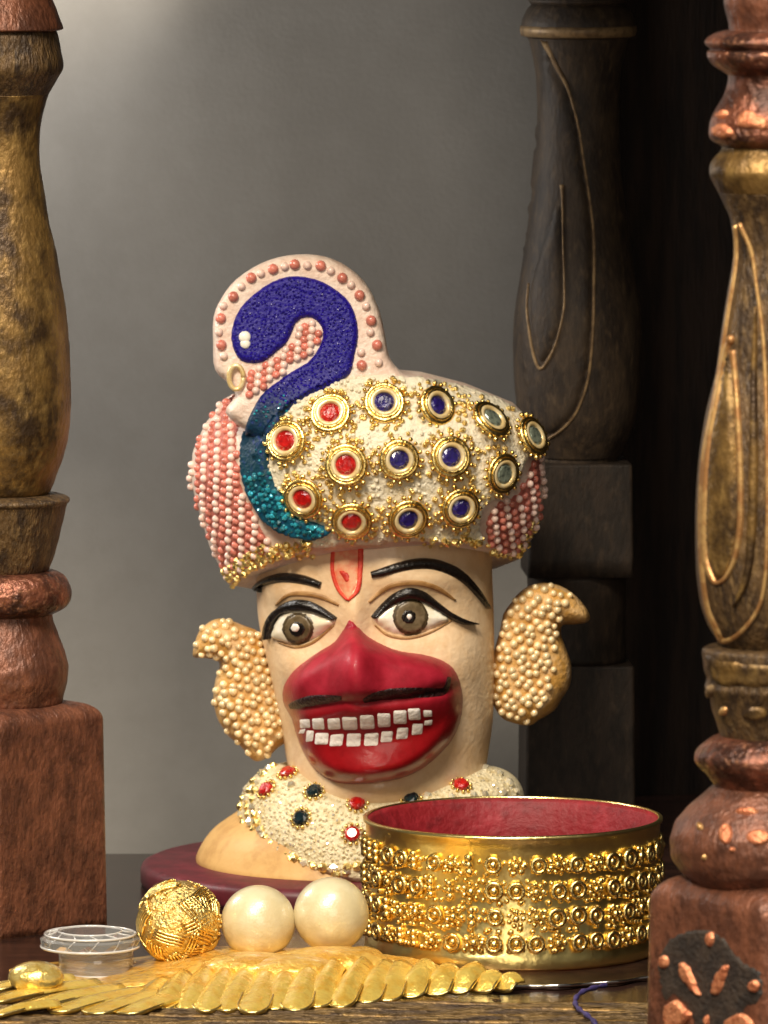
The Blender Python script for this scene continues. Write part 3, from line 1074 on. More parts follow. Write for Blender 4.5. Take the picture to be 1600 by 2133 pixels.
ribbon('eyebrow', z4([(780, 222), (850, 205), (950, 175), (1060, 155), (1160, 160), (1260, 195), (1340, 250), (1410, 330), (1472, 422)]), [13, 18, 20, 22, 22, 21, 17, 12, 3], SH, 0.10, M['black'], idol, 7, YI - 1)
ribbon('eyelid', z4([(215, 400), (290, 340), (400, 335), (500, 358), (590, 402)]), [4, 9, 11, 11, 4], SH, 0.02, M['crease'], idol, 6, YI - 1)
ribbon('eyelid', z4([(765, 385), (850, 315), (930, 278), (1060, 270), (1180, 305), (1280, 372)]), [4, 10, 11, 12, 11, 4], SH, 0.02, M['crease'], idol, 6, YI - 1)
ribbon('eyelid', z4([(230, 622), (330, 652), (440, 622), (560, 520)]), [3, 6, 6, 3], SH, 0.02, M['crease'], idol, 6, YI - 1)
ribbon('eyelid', z4([(800, 520), (880, 580), (1000, 598), (1130, 565), (1260, 490)]), [3, 6, 6, 5, 3], SH, 0.02, M['crease'], idol, 6, YI - 1)
# forehead mark
tl = obj('forehead_mark', *patch(crom(z4([(552, 20), (548, 120), (552, 220), (590, 310), (640, 372), (690, 320), (712, 220), (718, 120), (712, 20)]), 3, True), SH, 0.012, 4, 6, YI - 1), M['vermilion_pale'], idol)
ribbon('mark_stroke', z4([(560, 0), (552, 110), (552, 210), (585, 305), (640, 372)]), [8, 9, 9, 8, 5], SH, 0.03, M['vermilion'], tl, 6, YI - 1)
ribbon('mark_stroke', z4([(716, 10), (718, 110), (714, 210), (700, 310), (645, 375)]), [13, 12, 11, 10, 5], SH, 0.03, M['vermilion'], tl, 6, YI - 1)
obj('mark_drop', *patch(crom(z4([(580, 195), (640, 200), (660, 235), (640, 270), (615, 250)]), 4, True), SH, 0.035, 4, 4, YI - 1), M['vermilion_deep'], tl)

# ears
z5 = zc(380, 1200, 4.638)
z6 = zc(960, 1180, 4.267)
earL = crom(z5([(105, 780), (112, 680), (160, 540), (250, 450), (350, 410), (470, 430), (600, 480), (740, 540), (830, 700), (900, 900), (960, 1050), (1040, 1200), (1080, 1350), (1080, 1480), (1040, 1580),
                (920, 1660), (830, 1750), (720, 1790), (640, 1740), (560, 1640), (450, 1550), (400, 1480), (340, 1380), (300, 1200), (320, 1000), (360, 880), (340, 820), (280, 800), (200, 790)]), 3, True)
earR = crom(z6([(380, 420), (450, 320), (520, 230), (640, 160), (800, 150), (940, 200), (1060, 300), (1140, 420), (1130, 490), (1000, 515), (905, 522), (890, 600), (930, 720), (980, 880), (970, 1050), (900, 1170),
                (830, 1280), (700, 1360), (620, 1410), (500, 1400), (370, 1350), (300, 1250), (250, 1150), (250, 1000), (270, 850), (310, 700), (350, 560)]), 3, True)
YE = YI - 0.2
evL = slab(earL, lambda x, y: YE + 0.5 - (x - 500) * 0.0005, 0.55, 45, 8)
evR = slab(earR, lambda x, y: YE + 0.4 + (x - 1100) * 0.0015, 0.55, 45, 8)
eL = obj('ear', *evL, M['ear'], idol)
eR = obj('ear', *evR, M['ear'], idol)


def scatter_hex(poly, step, ang=0.0, jit=0.12, margin=0.0):
    c = np.array(poly).mean(0)
    out = []
    ca, sa = math.cos(ang), math.sin(ang)
    nmax = 60
    P = np.array(poly)
    for j in range(-nmax, nmax):
        for i in range(-nmax, nmax):
            u = (i + (0.5 if j % 2 else 0)) * step
            vv = j * step * 0.87
            x = c[0] + u * ca - vv * sa + random.uniform(-jit, jit) * step
            y = c[1] + u * sa + vv * ca + random.uniform(-jit, jit) * step
            if inpoly(x, y, poly):
                out.append((x, y, i, j))
    if margin and out:
        d = edge_dist(np.array([(a, b) for a, b, _, _ in out]), P)
        out = [o for o, dd in zip(out, d) if dd > margin]
    return out


for ev, poly, e in ((evL, earL, eL), (evR, [(x, y) for x, y in crom(z6([(380, 420), (450, 320), (520, 230), (640, 160), (800, 150), (920, 200), (1000, 280), (960, 370), (890, 420), (870, 600), (850, 720), (840, 880),
                                                                         (840, 1000), (780, 1160), (720, 1290), (600, 1380), (500, 1390), (370, 1340), (300, 1250), (260, 1150), (260, 1000), (290, 850), (320, 700), (360, 560)]), 3, True)], eR)):
    s = Surf(ev)
    for (x, y, i, j) in scatter_hex(poly, 18.0, 0.25, 0.24, 3.0):
        p, n, ok = s.hit(x, y, YE)
        if ok:
            inst('pearl_bead', BEAD['pearl_bead'], e, p + n * 0.02, None, random.uniform(0.07, 0.095))

# turban -----------------------------------------------------------
NT, NS = 160, 60
CX = 770
topz = W(730, 764, YI).z
LZ, LR = [0, .17, .35, .48, .61, .74, .855, .95, 1], [.78, .885, .95, .99, .98, .91, .80, .55, 0]
RZ, RR = [0, .16, .26, .41, .56, .66, .81, .91, .97, 1], [.86, .95, .98, 1, .985, .965, .815, .55, .3, 0]
tv, tf = [], []


def rim_py(a):
    # a: angle, -90 deg is the front
    ca, sa = math.cos(a), math.sin(a)
    side = 1163 if ca > 0 else 1218
    front, back = 1120, 1250
    m = (front if sa < 0 else back)
    k = abs(ca) ** 1.6
    return m * (1 - k) + side * k


for j in range(NS + 1):
    s = j / NS
    zf_ = math.sin(s * math.pi / 2) ** 0.9
    rl, rg_ = np.interp(zf_, LZ, LR), np.interp(zf_, RZ, RR)
    if s > 0.9:
        e = math.sqrt(max(0, 1 - ((s - 0.9) / 0.1) ** 2))
        rl, rg_ = min(rl, 0.7 * e), min(rg_, 0.5 * e)
    for k in range(NT):
        a = 2 * math.pi * k / NT
        wr = 0.5 + 0.5 * math.sin(math.pi / 2 * math.cos(a))
        rf = rl * (1 - wr) + rg_ * wr
        rx = (376 * (1 - wr) + 368 * wr) / SI
        ry = 3.15
        ry = ry * (0.5 * (rl + rg_)) / max(rf, 1e-3) if rf > 1e-3 else 0
        zr = W(CX, rim_py(a), YI + ry * 0.85 * math.sin(a)).z
        tv.append(Vector((W(CX, 1000, YI).x + rx * rf * math.cos(a), YI + ry * rf * math.sin(a), zr + (topz - zr) * zf_)))
for j in range(NS):
    for k in range(NT):
        tf.append((j * NT + k, j * NT + (k + 1) % NT, (j + 1) * NT + (k + 1) % NT, (j + 1) * NT + k))
tf.append(tuple(range(NT)))
turban = obj('turban', tv, tf, M['plaque'], idol)
ST = Surf((tv, tf))

# plaque with the peacock's head
z1 = zc(380, 500, 3.3333)
z2 = zc(380, 760, 4.0)
pq = crom([(448, 770), (444, 715), (445, 660), (462, 620), (492, 582), (545, 548), (600, 532), (660, 531), (712, 548), (758, 585), (786, 635), (801, 690), (812, 745), (845, 780), (900, 800), (880, 860),
           (800, 900), (700, 920), (600, 920), (520, 900), (470, 860), (490, 825), (478, 800)], 3, True)
plaque_y = lambda x, y: YI - 2.35 + max(0, 850 - y) * 0.0018
pv, pf = slab(pq, plaque_y, 0.28, 22, 7, 1.0)
plaque = obj('plaque', pv, pf, M['plaque'], idol)
SP = Surf((pv, pf), (tv, tf))

# white crusted tail panel
wp = crom([(600, 845), (690, 795), (760, 782), (835, 782), (960, 806), (1062, 845), (1116, 898), (1124, 930), (1095, 960), (1070, 1020), (1015, 1050), (1000, 1100), (1010, 1136), (930, 1132), (830, 1130), (720, 1136),
           (650, 1142), (590, 1110), (548, 1040), (535, 960), (550, 900)], 3, True)
wv_, wf_ = patch(wp, SP, 0.14, 14, 8, YI - 2, smooth=10)
panel = obj('tail_panel', wv_, wf_, M['panel'], idol)
SW = Surf((wv_, wf_), (pv, pf), (tv, tf))

# blue neck and head
blue = z1([(410, 845), (360, 780), (335, 680), (350, 580), (400, 470), (500, 370), (620, 290), (740, 250), (860, 255), (980, 290), (1090, 360), (1170, 440), (1215, 560), (1225, 680), (1200, 800), (1170, 930), (1090, 975),
           (1000, 1030), (900, 1070), (800, 1130), (730, 1210), (660, 1310), (620, 1400), (605, 1500), (610, 1600)]) + \
    z2([(735, 850), (775, 1000), (855, 1100), (900, 1210), (1000, 1275), (1120, 1310), (1250, 1385), (1150, 1450), (1050, 1465), (900, 1440), (770, 1380), (650, 1280), (560, 1130), (510, 1000), (480, 850), (482, 680), (520, 520)]) + \
    z1([(450, 1250), (510, 1130), (570, 1050), (660, 980), (760, 910), (870, 845), (930, 770), (972, 680), (960, 600), (900, 545), (830, 548), (780, 600), (755, 670), (720, 725), (650, 785), (580, 840), (500, 862)])
BLUE_Z = (W(600, 1130, YI - 2).z - ZF, W(600, 570, YI - 2).z - ZF)
bv, bf = patch(crom(blue, 2, True), SW, 0.12, 13, 6, YI - 2.3, smooth=16)
peacock = obj('peacock', bv, bf, peacock_enamel(), idol)
SBl = Surf((bv, bf), (wv_, wf_), (pv, pf), (tv, tf))
mb = MB()
for (x, y, r) in ((510, 702, 13), (511, 716, 11)):
    p, n, ok = SBl.hit(x, y, YI - 2)
    mb.ball(p, r / SI, 2, 0.5, n)
mb.build('eye_stone', M['white'], peacock)
# cyan glitter stones along the neck's lower end
gl = mat('cyan_stone', (60, 180, 196), (20, 100, 124), 5, rough=0.08, coat=1.0, metal=0.3, vary=0.7)
cyan = mesh_of('cyan_stone_mesh', ICO[1][0], ICO[1][1], gl, False)
bl_poly = crom(blue, 2, True)
for (x, y, i, j) in scatter_hex(bl_poly, 11.5, 0.2, 0.3, 5.0):
    if y > 985 or (random.random() < 0.25 and y > 820):
        p, n, ok = SBl.hit(x, y, YI - 2)
        sc = random.uniform(0.04, 0.078) if y > 985 else 0.03
        q = Vector((random.uniform(-1, 1), random.uniform(-1, 1), random.uniform(-1, 1))).to_track_quat('Z', 'Y')
        inst('cyan_stone', cyan, peacock, p + n * 0.0, q, sc)
# glitter on the blue enamel: joined
violet = mat('violet_glitter', (36, 22, 150), (26, 16, 110), 5, rough=0.25, spec=0.4)
mb = MB()
for (x, y, i, j) in scatter_hex(bl_poly, 7.0, 0.5, 0.5, 4.0):
    if y < 840 and random.random() < 0.75:
        p, n, ok = SBl.hit(x, y, YI - 2)
        q = Vector((random.uniform(-1, 1), random.uniform(-1, 1), random.uniform(-1, 1))).to_track_quat('Z', 'Y')
        mb.add([p + q @ (Vector(t) * 0.028) for t in ICO[1][0]], ICO[1][1])
mb.build('glitter', violet, peacock, False, 'stuff')

# crest beads alternating on the plaque rim
crest = [(270, 545, 1), (288, 460, 0), (355, 395, 1), (410, 322, 0), (480, 265, 1), (545, 235, 0), (630, 203, 1), (710, 185, 0), (780, 172, 1), (868, 178, 0), (960, 180, 1), (1030, 215, 0), (1110, 265, 1), (1170, 312, 0),
         (1230, 385, 1), (1275, 460, 0), (1310, 560, 1), (1305, 640, 0), (1350, 730, 1), (1362, 850, 0), (1245, 870, 1), (1240, 780, 0), (258, 640, 0), (272, 730, 1), (288, 805, 0)]
for x, y, c in crest:
    (a, b2), = z1([(x, y)])
    p, n, ok = SP.hit(a, b2, YI - 2.3)
    inst('crest_bead', BEAD['coral' if c else 'blush'], plaque, p + n * 0.03, None, 0.115 if c else 0.09)
# small loop under the beak
lp = [W(492 + 15 * math.cos(t), 786 + 25 * math.sin(t), YI - 2.6) for t in np.linspace(0, 2 * math.pi, 24)]
obj('beak_loop', *tube(lp, 0.055, 8), M['cream_ring'], plaque)
mb = MB()
for (x, y, i, j) in scatter_hex(crom([(458, 770), (480, 790), (500, 760), (480, 745)], 3, True), 12, 0.3):
    p, n, ok = SP.hit(x, y, YI - 2.3)
    mb.ball(p, 0.08, 2)

# pink beads: between head and neck, left cheek, right cheek
gap = crom(z1([(470, 880), (560, 860), (650, 800), (730, 740), (770, 670), (800, 600), (850, 558), (905, 560), (945, 610), (955, 680), (915, 760), (850, 830), (750, 890), (650, 960), (560, 1035), (490, 1100), (450, 1090), (455, 980)]), 3, True)
left = crom([(522, 800), (470, 832), (432, 880), (402, 940), (396, 1000), (412, 1070), (440, 1140), (474, 1205), (530, 1172), (566, 1140), (545, 1098), (512, 1030), (498, 960), (500, 890), (522, 845)], 3, True)
right = crom([(1132, 940), (1105, 962), (1080, 1020), (1022, 1058), (1010, 1100), (1018, 1140), (1070, 1158), (1108, 1120), (1130, 1060), (1140, 1000)], 3, True)
for poly in (left, right):
    poly = [(x + (9 if x < 452 else 0) - (8 if x > 1116 else 0), y) for x, y in poly]
    obj('bead_ground', *patch(poly, ST, 0.02, 6, 9, YI - 1), M['coral_base'], turban)
for nm, poly, st, ang, par, sf in (('turban_bead', left, 15.5, 0.55, turban, ST), ('turban_bead', right, 15.5, 0.4, turban, ST), ('crest_bead', gap, 15.0, 0.6, plaque, SP)):
    for (x, y, i, j) in scatter_hex(poly, st, ang, 0.15, 2.0):
        p, n, ok = sf.hit(x, y, YI - 1)
        if not ok:
            continue
        lt = (i + (j // 2)) % 2 == 0
        inst(nm, BEAD['blush' if lt else 'coral'], par, p + n * (0.03 if lt else 0.01), None, 0.085 if lt else 0.088)
# rows going round the back of the turban, one joined part
mb = MB()
for j in range(2, 44, 2):
    for k in range(0, NT, 2):
        kk = k + (1 if (j // 2) % 2 else 0)
        p = tv[j * NT + kk % NT]
        a = 2 * math.pi * kk / NT
        if math.sin(a) > 0.3 and p.z < topz - 1.6:
            mb.ball(p, 0.1, 1)
mb.build('back_beads', M['coral'], turban, True, 'stuff')

# gold stones along the turban's lower edge
mb = MB()
facet = mesh_of('gold_stone_mesh', ICO[1][0], ICO[1][1], M['gold_polish'], False)
edge_pts = crom([(476, 1212), (492, 1196), (515, 1180), (545, 1166), (575, 1154), (610, 1148), (650, 1146)], 6)
for rowi, off in enumerate((8, -3, -25, -14)):
    for k, p in enumerate(edge_pts):
        if k % 2 == rowi % 2:
            x, y = p[0] + random.uniform(-4, 4) + off * 0.15, p[1] + off + random.uniform(-3, 3)
            if rowi == 2 and x > 560:
                continue
            a, n, ok = SW.hit(x, y, YI - 2)
            q = Vector((random.uniform(-1, 1), random.uniform(-1, 1), random.uniform(-1, 1))).to_track_quat('Z', 'Y')
            inst('gold_stone', facet, turban, a + n * 0.03, q, random.uniform(0.06, 0.1))
for p in crom([(880, 1132), (930, 1132), (960, 1130), (1000, 1138), (1040, 1152), (1075, 1160), (1100, 1140), (1122, 1095)], 3):
    for kk in range(2):
        a, n, ok = SW.hit(p[0] + random.uniform(-8, 8), p[1] + random.uniform(-10, 4), YI - 1)
        q = Vector((random.uniform(-1, 1), random.uniform(-1, 1), random.uniform(-1, 1))).to_track_quat('Z', 'Y')
        inst('gold_stone', facet, turban, a + n * 0.03, q, random.uniform(0.05, 0.09))


# rosettes
def ring_mesh(R0, r0, n=28, k=8, zoff=0.0):
    v, f = [], []
    for i in range(n):
        a = 2 * math.pi * i / n
        for j in range(k):
            b2 = 2 * math.pi * j / k
            rr = R0 + r0 * math.cos(b2)
            v.append((rr * math.cos(a), rr * math.sin(a), zoff + r0 * math.sin(b2)))
    for i in range(n):
        for j in range(k):
            f.append((i * k + j, ((i + 1) % n) * k + j, ((i + 1) % n) * k + (j + 1) % k, i * k + (j + 1) % k))
    return v, f


def rosette_mesh(seed):
    rnd = random.Random(seed)
    mb = MB()
    mb.add(*ring_mesh(0.34, 0.055, 28, 8, 0.05))
    mb.add(*ring_mesh(0.285, 0.03, 28, 6, 0.10))
    n = 17
    for k in range(n):
        a = 2 * math.pi * (k + rnd.uniform(-.2, .2)) / n
        r = 0.42 + rnd.uniform(-0.02, 0.03)
        v, f = ICO[1]
        s = rnd.uniform(0.042, 0.06)
        mb.add([(r * math.cos(a) + p[0] * s, r * math.sin(a) + p[1] * s, 0.03 + p[2] * s) for p in v], f)
    # cup
    v = [(0, 0, 0.0)]
    for k in range(28):
        a = 2 * math.pi * k / 28
        v.append((0.36 * math.cos(a), 0.36 * math.sin(a), 0.03))
    mb.add(v, [(0, k + 1, (k + 1) % 28 + 1) for k in range(28)])
    return mesh_of('rosette_mesh', mb.v, mb.f, M['gold'])


def gem_mesh(m, r=0.19):
    v, f = [], []
    n = 10
    for (rr, z) in ((r, 0.02), (r * 0.95, 0.08), (r * 0.6, 0.125)):
        for k in range(n):
            a = 2 * math.pi * (k + (0.5 if z > 0.1 else 0)) / n
            v.append((rr * math.cos(a), rr * math.sin(a), z))
    for i in range(2):
        for k in range(n):
            f.append((i * n + k, i * n + (k + 1) % n, (i + 1) * n + (k + 1) % n, (i + 1) * n + k))
    f.append(tuple(2 * n + k for k in range(n)))
    return mesh_of('gem_mesh', v, f, m, False)


ROS = [rosette_mesh(i) for i in range(6)]
RINGM = mesh_of('cream_ring_mesh', *ring_mesh(0.235, 0.055, 24, 8, 0.08), M['cream_ring'])
GEM = {'r': gem_mesh(M['ruby'], 0.195), 'b': gem_mesh(M['sapphire'], 0.2), 'c': gem_mesh(M['clear'], 0.26)}
for k, (x, y, t) in enumerate([(690, 865, 'r'), (600, 920, 'r'), (722, 968, 'r'), (635, 1035, 'r'), (733, 1080, 'r'), (800, 842, 'b'), (905, 848, 'b'), (830, 957, 'b'), (935, 952, 'b'), (848, 1076, 'b'), (955, 1055, 'b'),
                               (1017, 880, 'c'), (1102, 912, 'c'), (1040, 985, 'c')]):
    p, n, ok = SW.hit(x, y, YI - 1)
    # average the normal for a stable seat
    nn = Vector(n)
    for dx, dy in ((-22, 0), (22, 0), (0, -22), (0, 22)):
        a, b2, okk = SW.hit(x + dx, y + dy, YI - 1)
        if okk:
            nn += b2
    nn.normalize()
    q = nn.to_track_quat('Z', 'Y')
    p = p + nn * 0.06
    q = q @ Vector((0, 0, 1)).rotation_difference(Vector((random.uniform(-.08, .08), random.uniform(-.08, .08), 1)))
    ro = inst('rosette', ROS[k % 6], idol, p, q, random.uniform(1.10, 1.17))
    ro['label'] = {'r': 'gold rosette with a red stone', 'b': 'gold rosette with a dark blue stone', 'c': 'gold rosette with a clear stone'}[t]
    for nm, me in (('stone_rim', RINGM), ('gem', GEM[t])):
        c = bpy.data.objects.new(nm, me)
        C.objects.link(c)
        c.parent = ro
    # granules
mb = MB()
ros_c = np.array([(690, 865), (600, 920), (722, 968), (635, 1035), (733, 1080), (800, 842), (905, 848), (830, 957), (935, 952), (848, 1076), (955, 1055), (1017, 880), (1102, 912), (1040, 985)])
for (x, y, i, j) in scatter_hex(wp, 9.5, 0.3, 0.4, 3.0):
    d = np.sqrt(((ros_c - np.array([x, y])) ** 2).sum(1)).min()
    if 50 < d < 57 and random.random() < 0.6 or (d >= 57 and x > 960 and random.random() < 0.6):
        p, n, ok = SW.hit(x, y, YI - 1)
        mb.ball(p + n * 0.02, random.uniform(0.045, 0.075), 1)
mb.build('gold_granules', M['gold_fine'], panel, True, 'stuff')
mb = MB()
for (x, y, i, j) in scatter_hex(wp, 12, 0.1, 0.5, 3.0):
    d = np.sqrt(((ros_c - np.array([x, y])) ** 2).sum(1)).min()
    if d > 55 and random.random() < 0.5:
        p, n, ok = SW.hit(x, y, YI - 1)
        mb.ball(p, random.uniform(0.03, 0.06), 1)
mb.build('white_granules', M['panel'], panel, True, 'stuff')

# collar ----------------------------------------------------------------
cv, cf = [], []
NA, NB = 150, 22
for k in range(NA):
    a = 2 * math.pi * k / NA
    ca, sa = math.cos(a), math.sin(a)
    kk = abs(ca) ** 1.8
    pin = (1640 if sa < 0 else 1560) * (1 - kk) + (1590 if ca < 0 else 1596) * kk
    pout = (1842 if sa < 0 else 1700) * (1 - kk) + (1712 if ca < 0 else 1690) * kk
    rin, rout = 212, (302 if ca < 0 else 296)
    yin, yout = 1.98, 3.1
    A = Vector((W(800, pin, YI).x + rin / SI * ca, YI + yin * sa, W(800, pin, YI + yin * sa).z))
    B = Vector((W(796, pout, YI).x + rout / SI * ca, YI + yout * sa, W(800, pout, YI + yout * sa).z))
    nrm = Vector((ca, sa, 0.75)).normalized()
    for j in range(NB + 1):
        t = j / NB
        bul = 0.34 * math.sin(math.pi * min(1, t * 1.02)) ** 0.7
        cv.append(A.lerp(B, t) + nrm * bul)
for k in range(NA):
    for j in range(NB):
        cf.append((k * (NB + 1) + j, ((k + 1) % NA) * (NB + 1) + j, ((k + 1) % NA) * (NB + 1) + j + 1, k * (NB + 1) + j + 1))
    cf.append((k * (NB + 1) + NB, ((k + 1) % NA) * (NB + 1) + NB, ((k + 1) % NA) * (NB + 1), k * (NB + 1)))
collar = obj('collar', cv, cf, M['crust'], idol)
SC = Surf((cv, cf))
GC = {'r': gem_mesh(M['ruby'], 0.15), 'o': gem_mesh(M['onyx'], 0.15)}
mb = MB()
for k in range(11):
    a = 2 * math.pi * k / 11
    mb.ball((0.215 * math.cos(a), 0.215 * math.sin(a), 0.03), 0.05, 1)
GSET = mesh_of('gem_setting_mesh', mb.v, mb.f, M['gold'])
for x, y, t in ((600, 1612, 'r'), (556, 1646, 'r'), (745, 1675, 'r'), (735, 1738, 'r'), (960, 1637, 'r'), (655, 1650, 'o'), (628, 1705, 'o'), (856, 1664, 'o')):
    p, n, ok = SC.hit(x, y, YI - 2)
    inst('collar_gem', GC[t], collar, p - n * 0.0, n.to_track_quat('Z', 'Y'), 1.12)
    inst('gem_setting', GSET, collar, p, n.to_track_quat('Z', 'Y'), 1.0)
clearf = mesh_of('pale_stone_mesh', ICO[1][0], ICO[1][1], mat('pale_stone', (222, 206, 160), (240, 232, 210), 4, rough=0.08, metal=0.5, coat=1.0, vary=0.35), False)
rim = crom([(560, 1600), (520, 1636), (502, 1680), (510, 1720), (530, 1758), (565, 1790), (610, 1812), (660, 1824), (720, 1820)], 5)
for off in (0, 15, 30):
    for k, p in enumerate(rim):
        if k % 2 == (0 if off != 15 else 1):
            a, n, ok = SC.hit(p[0] + off * 0.8, p[1] - off * 0.5, YI - 2)
            q = Vector((random.uniform(-1, 1), random.uniform(-1, 1), random.uniform(-1, 1))).to_track_quat('Z', 'Y')
            inst('collar_stone', facet if k % 3 else clearf, collar, a, q, random.uniform(0.085, 0.125))
mb = MB()
mb2 = MB()
coll = crom([(590, 1600), (530, 1640), (510, 1690), (530, 1745), (580, 1790), (660, 1815), (760, 1800), (770, 1680), (860, 1670), (960, 1650), (1080, 1660), (1030, 1600), (950, 1625), (850, 1660), (760, 1668), (680, 1655), (620, 1625)], 3, True)
for (x, y, i, j) in scatter_hex(coll, 10.5, 0.2, 0.5, 2.0):
    p, n, ok = SC.hit(x, y, YI - 2)
    if not ok:
        continue
    q = Vector((random.uniform(-1, 1), random.uniform(-1, 1), random.uniform(-1, 1))).to_track_quat('Z', 'Y')
    (mb if random.random() < 0.6 else mb2).add([p + q @ (Vector(t) * random.uniform(0.028, 0.048)) for t in ICO[1][0]], ICO[1][1])
mb.build('collar_crust', M['crust'], collar, False, 'stuff')
mb2.build('collar_glitter', clearf.materials[0], collar, False, 'stuff')
for x, y in ((1010, 1600), (1040, 1612), (1060, 1630), (1075, 1648), (1050, 1652), (1010, 1655), (985, 1655), (940, 1660), (890, 1658)):
    p, n, ok = SC.hit(x, y, YI - 2)
    q = Vector((random.uniform(-1, 1), random.uniform(-1, 1), random.uniform(-1, 1))).to_track_quat('Z', 'Y')
    inst('collar_stone', clearf, collar, p, q, random.uniform(0.08, 0.12))

# ================================================================== BANGLE
YG = -5.9
SG = ppu(YG)
RG = 311 / SG
gc = W(1068, 1886, YG)
gz0 = ZF + 0.07
HG = 2.66
bang = thing('bangle', 'wide gold bangle with studded sides and red lining', 'bangle', (gc.x, YG, gz0))


def revolve(prof, cx, cy, seg=160, closed=False):
    v, f = [], []
    for r, z in prof:
        for k in range(seg):
            a = 2 * math.pi * k / seg
            v.append(Vector((cx + r * math.cos(a), cy + r * math.sin(a), z)))
    n = len(prof)
    for i in range(n if closed else n - 1):
        i2 = (i + 1) % n
        for k in range(seg):
            f.append((i * seg + k, i * seg + (k + 1) % seg, i2 * seg + (k + 1) % seg, i2 * seg + k))
    return v, f


obj('band', *revolve([(RG - 0.30, gz0), (RG - 0.02, gz0), (RG, gz0 + 0.05), (RG - 0.02, gz0 + 0.28), (RG - 0.06, gz0 + 0.34), (RG - 0.06, gz0 + HG - 0.4), (RG - 0.03, gz0 + HG - 0.3), (RG - 0.03, gz0 + HG - 0.1), (RG + 0.02, gz0 + HG - 0.06),
                      (RG + 0.02, gz0 + HG), (RG - 0.04, gz0 + HG + 0.02), (RG - 0.07, gz0 + HG), (RG - 0.06, gz0 + HG - 0.1), (RG - 0.28, gz0 + HG - 0.45)], gc.x, YG, 160, True), M['gold_polish'], bang)
obj('lining', *revolve([(RG - 0.065, gz0 + HG - 0.0), (RG - 0.10, gz0 + HG - 0.12), (RG - 0.32, gz0 + HG - 0.45), (RG - 0.32, gz0 + 0.5), (RG - 0.29, gz0 + 0.49)], gc.x, YG, 160, True), M['red_lining'], bang)
# raised studs: rings with a dome, alternate with plain domes
def stud_mesh(kind):
    mb = MB()
    if kind == 0:
        for k in range(7):
            mb.ball((0.14 * math.cos(k * 0.8976), 0.14 * math.sin(k * 0.8976), 0.03), 0.062, 1)
        mb.ball((0, 0, 0.07), 0.085, 1)
    elif kind == 1:
        for k in range(3):
            mb.ball((random.uniform(-.05, .05), -0.12 + 0.12 * k, 0.05), 0.095, 1)
    else:
        mb.add(*ring_mesh(0.14, 0.05, 14, 6, 0.06))
        mb.ball((0, 0, 0.03), 0.09, 2)
    return mesh_of('stud_mesh', mb.v, mb.f, M['gold'])


STUD = [stud_mesh(k) for k in range(3)]
ncol = 44
for c in range(ncol):
    a = 2 * math.pi * c / ncol
    for rw in range(4):
        z = gz0 + 0.53 + rw * 0.52 + random.uniform(-0.02, 0.02)
        aa = a + random.uniform(-0.012, 0.012)
        n = Vector((math.cos(aa), math.sin(aa), 0))
        q = n.to_track_quat('Z', 'Y')
        leftside = math.cos(aa) < -0.25
        kd = random.choice([1, 2, 1, 0]) if leftside else random.choice([0, 2, 2])
        inst('stud', STUD[kd], bang, (gc.x + (RG - 0.05) * n.x, YG + (RG - 0.05) * n.y, z), q, random.uniform(0.95, 1.15))
mb = MB()
for c in range(ncol * 3):
    a = 2 * math.pi * (c + 0.5) / (ncol * 3)
    for rw in range(10):
        if random.random() < (0.85 if math.cos(a) < -0.1 else 0.7):
            z = gz0 + 0.42 + rw * 0.19 + random.uniform(-0.04, 0.04)
            aa = a + random.uniform(-0.02, 0.02)
            mb.ball((gc.x + (RG - 0.04) * math.cos(aa), YG + (RG - 0.04) * math.sin(aa), z), random.uniform(0.05, 0.085), 1)
mb.build('granulation', M['gold'], bang, True, 'stuff')

bang.rotation_euler = (R(-0.3), 0, 0)

# tray sheet under the bangle
tro = []
tcx, tcy = gc.x, YG - 0.4
v = [Vector((tcx, tcy, ZF + 0.05))]
NTR = 140
for ring_, (sc_r, zz) in enumerate(((0.96, 0.05), (1.0, 0.09), (1.0, 0.02))):
    for k in range(NTR):
        a = 2 * math.pi * k / NTR
        wv2 = 1 + 0.022 * math.sin(a * 22) * (ring_ > 0)
        v.append(Vector((tcx + 4.0 * sc_r * wv2 * math.cos(a), tcy + 4.4 * sc_r * wv2 * math.sin(a), ZF + zz + 0.015 * math.sin(a * 22) * (ring_ == 1))))
f = [(0, 1 + k, 1 + (k + 1) % NTR) for k in range(NTR)]
for rg in range(2):
    for k in range(NTR):
        f.append((1 + rg * NTR + k, 1 + rg * NTR + (k + 1) % NTR, 1 + (rg + 1) * NTR + (k + 1) % NTR, 1 + (rg + 1) * NTR + k))
tray = thing('tray', 'thin dark metal tray with a wavy silver edge under the gold bangle', 'tray', (tcx, tcy, ZF))
obj('sheet', v, f, M['tray'], tray)
pts = []
for k in range(NTR + 1):
    a = 2 * math.pi * k / NTR
    wv2 = 1 + 0.022 * math.sin(a * 22)
    pts.append((tcx + 4.0 * wv2 * math.cos(a), tcy + 4.4 * wv2 * math.sin(a), ZF + 0.09 + 0.015 * math.sin(a * 22)))
obj('rim', *tube(pts, 0.035, 6), M['silver'], tray)

# ================================================================== BROOCH IN FRONT
YP = -9.0
br = thing('leaf_brooch', 'long gold leaf brooch with scalloped petals lying in front of the pearls', 'brooch', (W(480, 1990, YP).x, YP, ZF))
